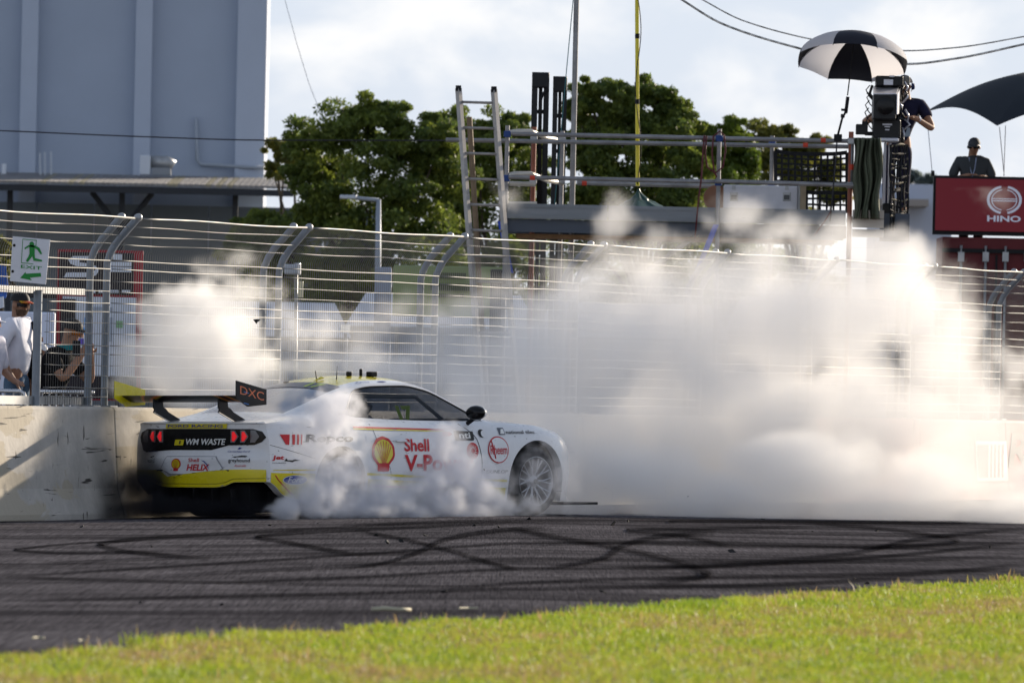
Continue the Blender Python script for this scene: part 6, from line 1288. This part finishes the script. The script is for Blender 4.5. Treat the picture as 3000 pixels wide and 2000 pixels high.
# ================================================================ tyre smoke (density grids)
def smoke(name, label, lo, hi, vox, puffs, mat_, warp, warp_s, ero, ero_s, edge, cell=None, floor=None):
    me = bpy.data.meshes.new(name); ob = bpy.data.objects.new(name, me); COL.objects.link(ob); tag(ob, label, None, kind='stuff')
    g = bpy.data.node_groups.new(name, 'GeometryNodeTree'); g.interface.new_socket('Geometry', in_out='OUTPUT', socket_type='NodeSocketGeometry'); N, L = g.nodes, g.links
    out = N.new('NodeGroupOutput'); vc = N.new('GeometryNodeVolumeCube'); sm = N.new('GeometryNodeSetMaterial'); sm.inputs['Material'].default_value = mat_
    L.new(vc.outputs[0], sm.inputs[0]); L.new(sm.outputs[0], out.inputs[0])
    vc.inputs['Min'].default_value = lo; vc.inputs['Max'].default_value = hi
    for k, ax in enumerate('XYZ'): vc.inputs['Resolution '+ax].default_value = max(4, int((hi[k]-lo[k])/vox))
    pos = N.new('GeometryNodeInputPosition').outputs[0]
    def M(op, a, b=None, c=None):
        n = N.new('ShaderNodeMath'); n.operation = op
        for i, v in enumerate((a, b, c)):
            if v is None: continue
            if isinstance(v, (int, float)): n.inputs[i].default_value = v
            else: L.new(v, n.inputs[i])
        return n.outputs[0]
    def VM(op, a, b=None):
        n = N.new('ShaderNodeVectorMath'); n.operation = op
        for i, v in enumerate((a, b)):
            if v is None: continue
            if isinstance(v, (tuple, list, Vector)): n.inputs[i].default_value = tuple(v)
            else: L.new(v, n.inputs[i])
        return n
    def noise(vec, s, det, rough=.55):
        n = N.new('ShaderNodeTexNoise'); n.inputs['Scale'].default_value = s; n.inputs['Detail'].default_value = det; n.inputs['Roughness'].default_value = rough; L.new(vec, n.inputs['Vector']); return n
    nz = noise(pos, warp_s, 3); w = VM('SUBTRACT', nz.outputs['Color'], (.5, .5, .5)).outputs[0]; sc2 = VM('SCALE', w); sc2.inputs['Scale'].default_value = warp*2
    p = VM('ADD', pos, sc2.outputs[0]).outputs[0]
    acc = None
    for c, r, d in puffs:
        v = VM('SUBTRACT', p, c).outputs[0]; v = VM('MULTIPLY', v, (1/r[0], 1/r[1], 1/r[2])).outputs[0]; ln = VM('LENGTH', v).outputs['Value']
        s_ = M('MULTIPLY_ADD', ln, -d, d)            # d at the centre, 0 on the shell
        acc = s_ if acc is None else M('MAXIMUM', acc, s_)
    e = noise(pos, ero_s, 8, .64).outputs[0]
    s_ = M('ADD', acc, M('MULTIPLY', M('SUBTRACT', e, .5), ero*2))
    if cell:
        vo = N.new('ShaderNodeTexVoronoi'); vo.feature = 'SMOOTH_F1'; vo.inputs['Scale'].default_value = cell[0]; vo.inputs['Smoothness'].default_value = .35; L.new(p, vo.inputs['Vector'])
        s_ = M('ADD', s_, M('MULTIPLY', M('SUBTRACT', .42, vo.outputs['Distance']), cell[1]))
    mr = N.new('ShaderNodeMapRange'); mr.interpolation_type = 'SMOOTHSTEP'; mr.inputs[1].default_value = edge[0]; mr.inputs[2].default_value = edge[1]; L.new(s_, mr.inputs[0])
    den = M('MULTIPLY', mr.outputs[0], M('MAXIMUM', M('ADD', acc, .25), 0.0))
    sp = N.new('ShaderNodeSeparateXYZ'); L.new(pos, sp.inputs[0])
    den = M('MULTIPLY', den, M('GREATER_THAN', sp.outputs[2], -.09 if floor is None else floor))
    L.new(den, vc.inputs['Density'])
    ob.modifiers.new('density', 'NODES').node_group = g
    return ob
def smat(name, col, dens, an, absorb=(0, 0, 0)):
    m = bpy.data.materials.new(name); m.use_nodes = True; n = m.node_tree.nodes; n.clear(); o = n.new('ShaderNodeOutputMaterial'); v = n.new('ShaderNodeVolumePrincipled')
    m.node_tree.links.new(v.outputs[0], o.inputs['Volume']); v.inputs['Color'].default_value = (*col, 1); v.inputs['Density'].default_value = dens; v.inputs['Anisotropy'].default_value = an; v.inputs['Absorption Color'].default_value = (*absorb, 1); return m
def pf(x, y, rx, ry, D, rd, d=1.0):
    s = S(D); c = P(x, y, D); return (c, (rx/s, rd, ry/s), d)
# bank rolling away ahead of the car
bank = [pf(1330, 1330, 200, 190, 110.6, 1.0, 1.0), pf(1480, 1330, 220, 220, 111.6, 1.3), pf(1700, 1330, 260, 240, 112.5, 1.6, 1.1), pf(1950, 1300, 280, 280, 113.5, 1.9, 1.25), pf(2230, 1270, 280, 300, 114.3, 2.1, 1.35), pf(2500, 1280, 260, 290, 115, 2.2, 1.15),
        pf(2760, 1370, 260, 200, 115.2, 2.0, .8), pf(2960, 1430, 220, 140, 114.5, 1.8, .6), pf(1600, 1470, 340, 110, 110.6, 1.2, 1.2), pf(2100, 1480, 400, 120, 111.0, 1.5, 1.3), pf(2600, 1490, 400, 110, 111.2, 1.5, 1.2), pf(2950, 1500, 300, 90, 111, 1.4, .9), pf(1850, 1400, 300, 140, 110.8, 1.3, 1.1), pf(2350, 1380, 300, 160, 111.2, 1.4, 1.1), pf(2700, 1420, 260, 140, 111.2, 1.2, .8),
        pf(1250, 1120, 150, 90, 109.9, .7, .8), pf(1400, 1090, 160, 120, 110.8, .9, .85), pf(1560, 1060, 170, 150, 111.8, 1.2, .9), pf(1700, 990, 190, 160, 112.8, 1.3, .95), pf(1880, 960, 200, 190, 113.4, 1.5, 1.0), pf(2080, 960, 230, 200, 114, 1.7, 1.15), pf(2280, 950, 230, 230, 114.4, 1.8, 1.25), pf(2480, 920, 210, 220, 114.8, 1.8, 1.05), pf(2640, 900, 170, 190, 115, 1.6, .85), pf(2760, 1050, 170, 200, 115.2, 1.5, .8), pf(2860, 1180, 170, 170, 115, 1.4, .7),
        pf(1750, 830, 150, 110, 113.5, .9, .55), pf(1900, 800, 150, 110, 113.8, 1.0, .6), pf(2080, 800, 160, 120, 114, 1.0, .65), pf(2250, 780, 150, 130, 114.4, 1.0, .75), pf(2420, 760, 150, 110, 114.8, 1.0, .75), pf(2560, 740, 130, 90, 115, .9, .75), pf(2680, 750, 120, 100, 115, .9, .75),
        pf(1800, 660, 80, 60, 114, .5, .40), pf(1790, 720, 130, 60, 113.8, .6, .45), pf(2170, 620, 90, 70, 114.5, .5, .40), pf(2130, 700, 120, 60, 114, .6, .45), pf(1500, 590, 70, 60, 113, .4, .30), pf(2320, 690, 90, 60, 115, .6, .45), pf(1620, 900, 120, 90, 112.5, .8, .5), pf(1460, 990, 130, 90, 111.5, .7, .55), pf(2890, 560, 90, 80, 116, .5, .33), pf(2800, 880, 130, 140, 115.5, .8, .35), pf(2930, 1040, 120, 120, 115.5, .9, .3), pf(1300, 1010, 150, 110, 110.6, .8, .5), pf(1180, 1040, 130, 80, 110, .6, .5), pf(1420, 1200, 200, 150, 110.6, 1.0, .9), pf(1640, 1170, 220, 180, 112, 1.3, 1.0), pf(2900, 1300, 200, 200, 115, 1.6, .55), pf(1560, 960, 160, 120, 112, .9, .6), pf(1980, 880, 200, 130, 113.6, 1.2, .8), pf(2350, 860, 200, 150, 114.4, 1.3, .95), pf(2600, 820, 180, 130, 114.8, 1.2, .9), pf(2620, 690, 70, 50, 115, .6, .55), pf(2050, 1120, 260, 180, 113.5, 1.7, 1.2), pf(1850, 750, 110, 70, 113.8, .7, .5), pf(2010, 720, 100, 70, 114, .6, .45), pf(2240, 690, 90, 80, 114.4, .6, .5), pf(1500, 1150, 250, 150, 111.3, 1.1, .95), pf(1700, 1080, 240, 160, 112.3, 1.2, 1.0), pf(1350, 1160, 180, 110, 110.3, .8, .8), pf(1800, 900, 170, 110, 113.2, 1.0, .75), pf(2500, 720, 120, 70, 114.9, .8, .65), pf(2440, 700, 90, 60, 115, .6, .5), pf(2700, 1250, 260, 240, 115.2, 1.8, .85), pf(2920, 1200, 160, 180, 115.5, 1.2, .4), pf(1250, 1240, 140, 160, 110.0, .7, .7), pf(1600, 1290, 180, 190, 110.3, .8, .8), pf(1130, 1020, 110, 70, 109.9, .5, .45), pf(1480, 1040, 200, 150, 111.2, 1.0, .95), pf(1620, 960, 190, 160, 112.2, 1.1, .95), pf(1740, 880, 180, 140, 113, 1.1, .9), pf(1900, 860, 190, 150, 113.4, 1.2, .9), pf(1340, 1100, 160, 100, 110.5, .8, .85), pf(2130, 850, 190, 150, 114, 1.3, .95), pf(1640, 820, 110, 80, 112.8, .6, .5), pf(1830, 770, 110, 80, 113.6, .7, .6), pf(2700, 900, 150, 160, 115, 1.2, .85), pf(2780, 1000, 150, 160, 115, 1.2, .8), pf(2820, 1120, 170, 170, 115, 1.3, .7), pf(1380, 1010, 150, 110, 110.8, .8, .8), pf(1240, 1060, 150, 80, 110.1, .7, .8), pf(1550, 1080, 220, 150, 111.5, 1.2, 1.1), pf(1780, 1000, 230, 180, 112.8, 1.3, 1.1), pf(2000, 1040, 240, 190, 113.4, 1.5, 1.2), pf(2180, 660, 70, 60, 114.4, .5, .5), pf(1795, 660, 60, 70, 113.8, .45, .5), pf(2080, 640, 60, 50, 114.2, .4, .4), pf(3060, 1250, 220, 260, 115, 1.4, .5), pf(3080, 1430, 220, 140, 113, 1.4, .7), pf(3000, 1080, 150, 160, 115, 1.0, .4), pf(1150, 1070, 160, 70, 109.9, .6, .75), pf(1040, 1050, 150, 70, 109.6, .5, .6), pf(1260, 1000, 140, 90, 110.4, .6, .65), pf(900, 980, 150, 110, 109.7, .5, .5), pf(1050, 980, 160, 110, 109.9, .55, .55), pf(1200, 950, 160, 120, 110.2, .6, .58), pf(1350, 930, 160, 120, 110.8, .7, .65), pf(1460, 880, 140, 110, 111.3, .6, .55), pf(1795, 640, 90, 85, 113.8, .6, .65), pf(2170, 620, 110, 85, 114.3, .6, .62), pf(2300, 680, 130, 75, 114.6, .7, .65), pf(1910, 730, 130, 80, 113.9, .6, .6), pf(1490, 590, 75, 65, 113, .45, .45), pf(2450, 680, 110, 60, 114.8, .6, .6)]
bank = [(P(*q) if False else Vector((c.x*(110.2+(c.y-110.2)*.62)/c.y, 110.2+(c.y-110.2)*.62, 1.2+(c.z-1.2)*(110.2+(c.y-110.2)*.62)/c.y)), (r[0], r[1]*.58, r[2]), d) for c, r, d in bank for q in (0,)]
sW = smat('smoke_white', (.996, .990, .984), 2.4, .2)
smoke('tyre_smoke', 'white tyre smoke bank rolling along the fence ahead of the race car', (-2.3, 109.0, -.08), (6.0, 114.8, 3.3), .034, bank, sW, .26, 1.5, .62, 2.7, (.08, .40))
# plume between the tail wing and the fence
plume = [pf(500, 1090, 130, 120, 107.7, .6, 1.1), pf(560, 980, 130, 130, 107.9, .6, 1.25), pf(600, 890, 100, 80, 108.0, .55, 1.1), pf(450, 950, 80, 90, 107.6, .45, .8), pf(680, 960, 100, 110, 108.1, .5, .85), pf(640, 1080, 170, 90, 107.8, .6, 1.0), pf(760, 1080, 130, 80, 108.1, .5, .7), pf(430, 900, 60, 50, 107.6, .35, .5), pf(620, 800, 120, 60, 108.3, .4, .38), pf(760, 860, 130, 110, 108.4, .28, .4), pf(880, 1000, 150, 110, 108.8, .28, .4), pf(1000, 1060, 170, 70, 109.2, .5, .5), pf(1130, 1090, 140, 60, 109.5, .5, .6), pf(700, 760, 90, 60, 108.4, .35, .3), pf(400, 1130, 70, 60, 107.4, .35, .55), pf(560, 1160, 200, 50, 107.6, .45, .8), pf(480, 1020, 110, 120, 107.7, .5, 1.0), pf(620, 1000, 140, 130, 107.9, .6, 1.1), pf(540, 870, 90, 60, 107.9, .45, .8), pf(720, 1130, 160, 60, 107.9, .5, .8), pf(820, 950, 120, 120, 108.5, .25, .4), pf(700, 870, 110, 90, 108.2, .45, .55), pf(900, 1090, 150, 70, 108.6, .5, .6), pf(1050, 1060, 160, 70, 109.1, .5, .6), pf(950, 960, 130, 90, 108.9, .25, .33), pf(650, 890, 90, 80, 108.0, .45, 1.0), pf(520, 900, 90, 70, 107.8, .45, .95), pf(690, 1020, 110, 110, 108, .45, .9), pf(395, 1040, 80, 100, 107.4, .35, .85), pf(360, 1110, 60, 60, 107.3, .3, .7), pf(440, 1110, 90, 70, 107.5, .4, .95), pf(470, 870, 70, 50, 107.7, .4, .6)]
smoke('tyre_smoke', 'bright smoke plume rising between the tail wing and the fence', (-4.0, 106.75, .55), (-.9, 110.2, 2.75), .032, plume, smat('smoke_plume', (.994, .99, .985), 3.6, .35), .18, 2.4, .55, 4.0, (.08, .40), cell=(5.0, .25))
# billows pouring from the near rear wheel along the flank
def sd(px): return 106.45+(px-1000)*.0036
fore = [(945, 1235, 42, 40, .28, 1.1), (915, 1195, 35, 30, .22, .9), (965, 1185, 40, 35, .25, 1.0), (1010, 1170, 40, 40, .25, .9), (995, 1225, 45, 40, .25, 1.0), (940, 1275, 30, 30, .2, .9), (985, 1265, 35, 35, .22, .9), (965, 1310, 30, 35, .2, .85), (1010, 1350, 35, 35, .2, .9), (1030, 1330, 30, 25, .2, .8), (960, 1370, 55, 40, .25, .75), (900, 1215, 30, 30, .2, .6), (1040, 1200, 45, 55, .22, .45),
        (900, 1450, 60, 55, .3, 1.1), (850, 1485, 50, 35, .28, 1.0), (960, 1440, 60, 65, .32, 1.1), (1010, 1470, 70, 55, .32, 1.1), (920, 1490, 80, 35, .35, 1.1), (1090, 1460, 80, 60, .34, 1.1), (1160, 1470, 80, 60, .36, 1.15), (1200, 1440, 60, 45, .32, 1.0), (1120, 1420, 50, 40, .28, .85), (1270, 1415, 70, 65, .36, 1.1), (1300, 1330, 45, 65, .28, .9), (1300, 1280, 40, 45, .25, .9), (1320, 1260, 35, 30, .22, .7), (1340, 1390, 75, 75, .36, 1.05), (1280, 1470, 110, 55, .42, 1.2), (1390, 1440, 80, 75, .4, 1.1), (1450, 1470, 70, 55, .36, 1.0), (1500, 1490, 50, 35, .3, .7), (1380, 1350, 45, 45, .25, .7), (1420, 1400, 50, 50, .28, .8), (1050, 1410, 50, 40, .25, .6), (870, 1420, 40, 35, .22, .7), (1560, 1400, 60, 90, .25, .28), (1480, 1400, 50, 70, .25, .4), (1590, 1380, 90, 130, .3, .30), (1640, 1420, 80, 110, .35, .38), (1550, 1480, 90, 50, .3, .5), (1000, 1400, 70, 60, .3, .85), (960, 1480, 90, 45, .35, 1.1), (930, 1400, 50, 50, .28, .8), (1060, 1490, 110, 35, .4, 1.1), (1170, 1500, 120, 28, .4, 1.1), (1350, 1500, 130, 28, .45, 1.1), (1100, 1440, 120, 70, .3, .6), (830, 1500, 50, 25, .3, .9), (1330, 1320, 50, 70, .28, .55), (960, 1300, 80, 140, .28, .42), (990, 1190, 80, 80, .25, .6), (920, 1340, 60, 90, .25, .5), (1020, 1390, 80, 90, .3, .6), (1080, 1330, 60, 60, .22, .3), (880, 1240, 40, 40, .25, .4), (1030, 1260, 50, 60, .25, .4)]
fore = [pf(x, y, rx*1.1, ry*1.1, sd(x), rd*1.1, d) for x, y, rx, ry, rd, d in fore]
smoke('tyre_smoke', 'dense lilac grey smoke billows pouring from the near rear wheel', (-2.4, 105.3, -.06), (1.0, 109.6, 1.25), .021, fore, smat('smoke_fore', (.93, .935, .965), 8.5, .15), .16, 5.0, .78, 7.5, (.06, .46), cell=(12, .12))
# near-black smoke volume, standing in for shade under and behind the rear bumper
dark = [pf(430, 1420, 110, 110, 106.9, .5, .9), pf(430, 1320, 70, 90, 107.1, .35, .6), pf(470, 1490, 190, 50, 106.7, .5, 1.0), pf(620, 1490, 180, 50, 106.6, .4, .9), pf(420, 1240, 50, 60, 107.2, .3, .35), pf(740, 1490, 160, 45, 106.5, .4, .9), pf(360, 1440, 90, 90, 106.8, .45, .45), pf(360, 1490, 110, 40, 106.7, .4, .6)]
smoke('shade_smoke', 'dark smoke volume standing in for shade between the rear bumper and the barrier', (-4.15, 105.9, -.1), (-1.9, 107.6, 1.0), .03, dark, smat('smoke_shade', (.05, .05, .06), 12, .0), .16, 3, .40, 4, (.0, .8))
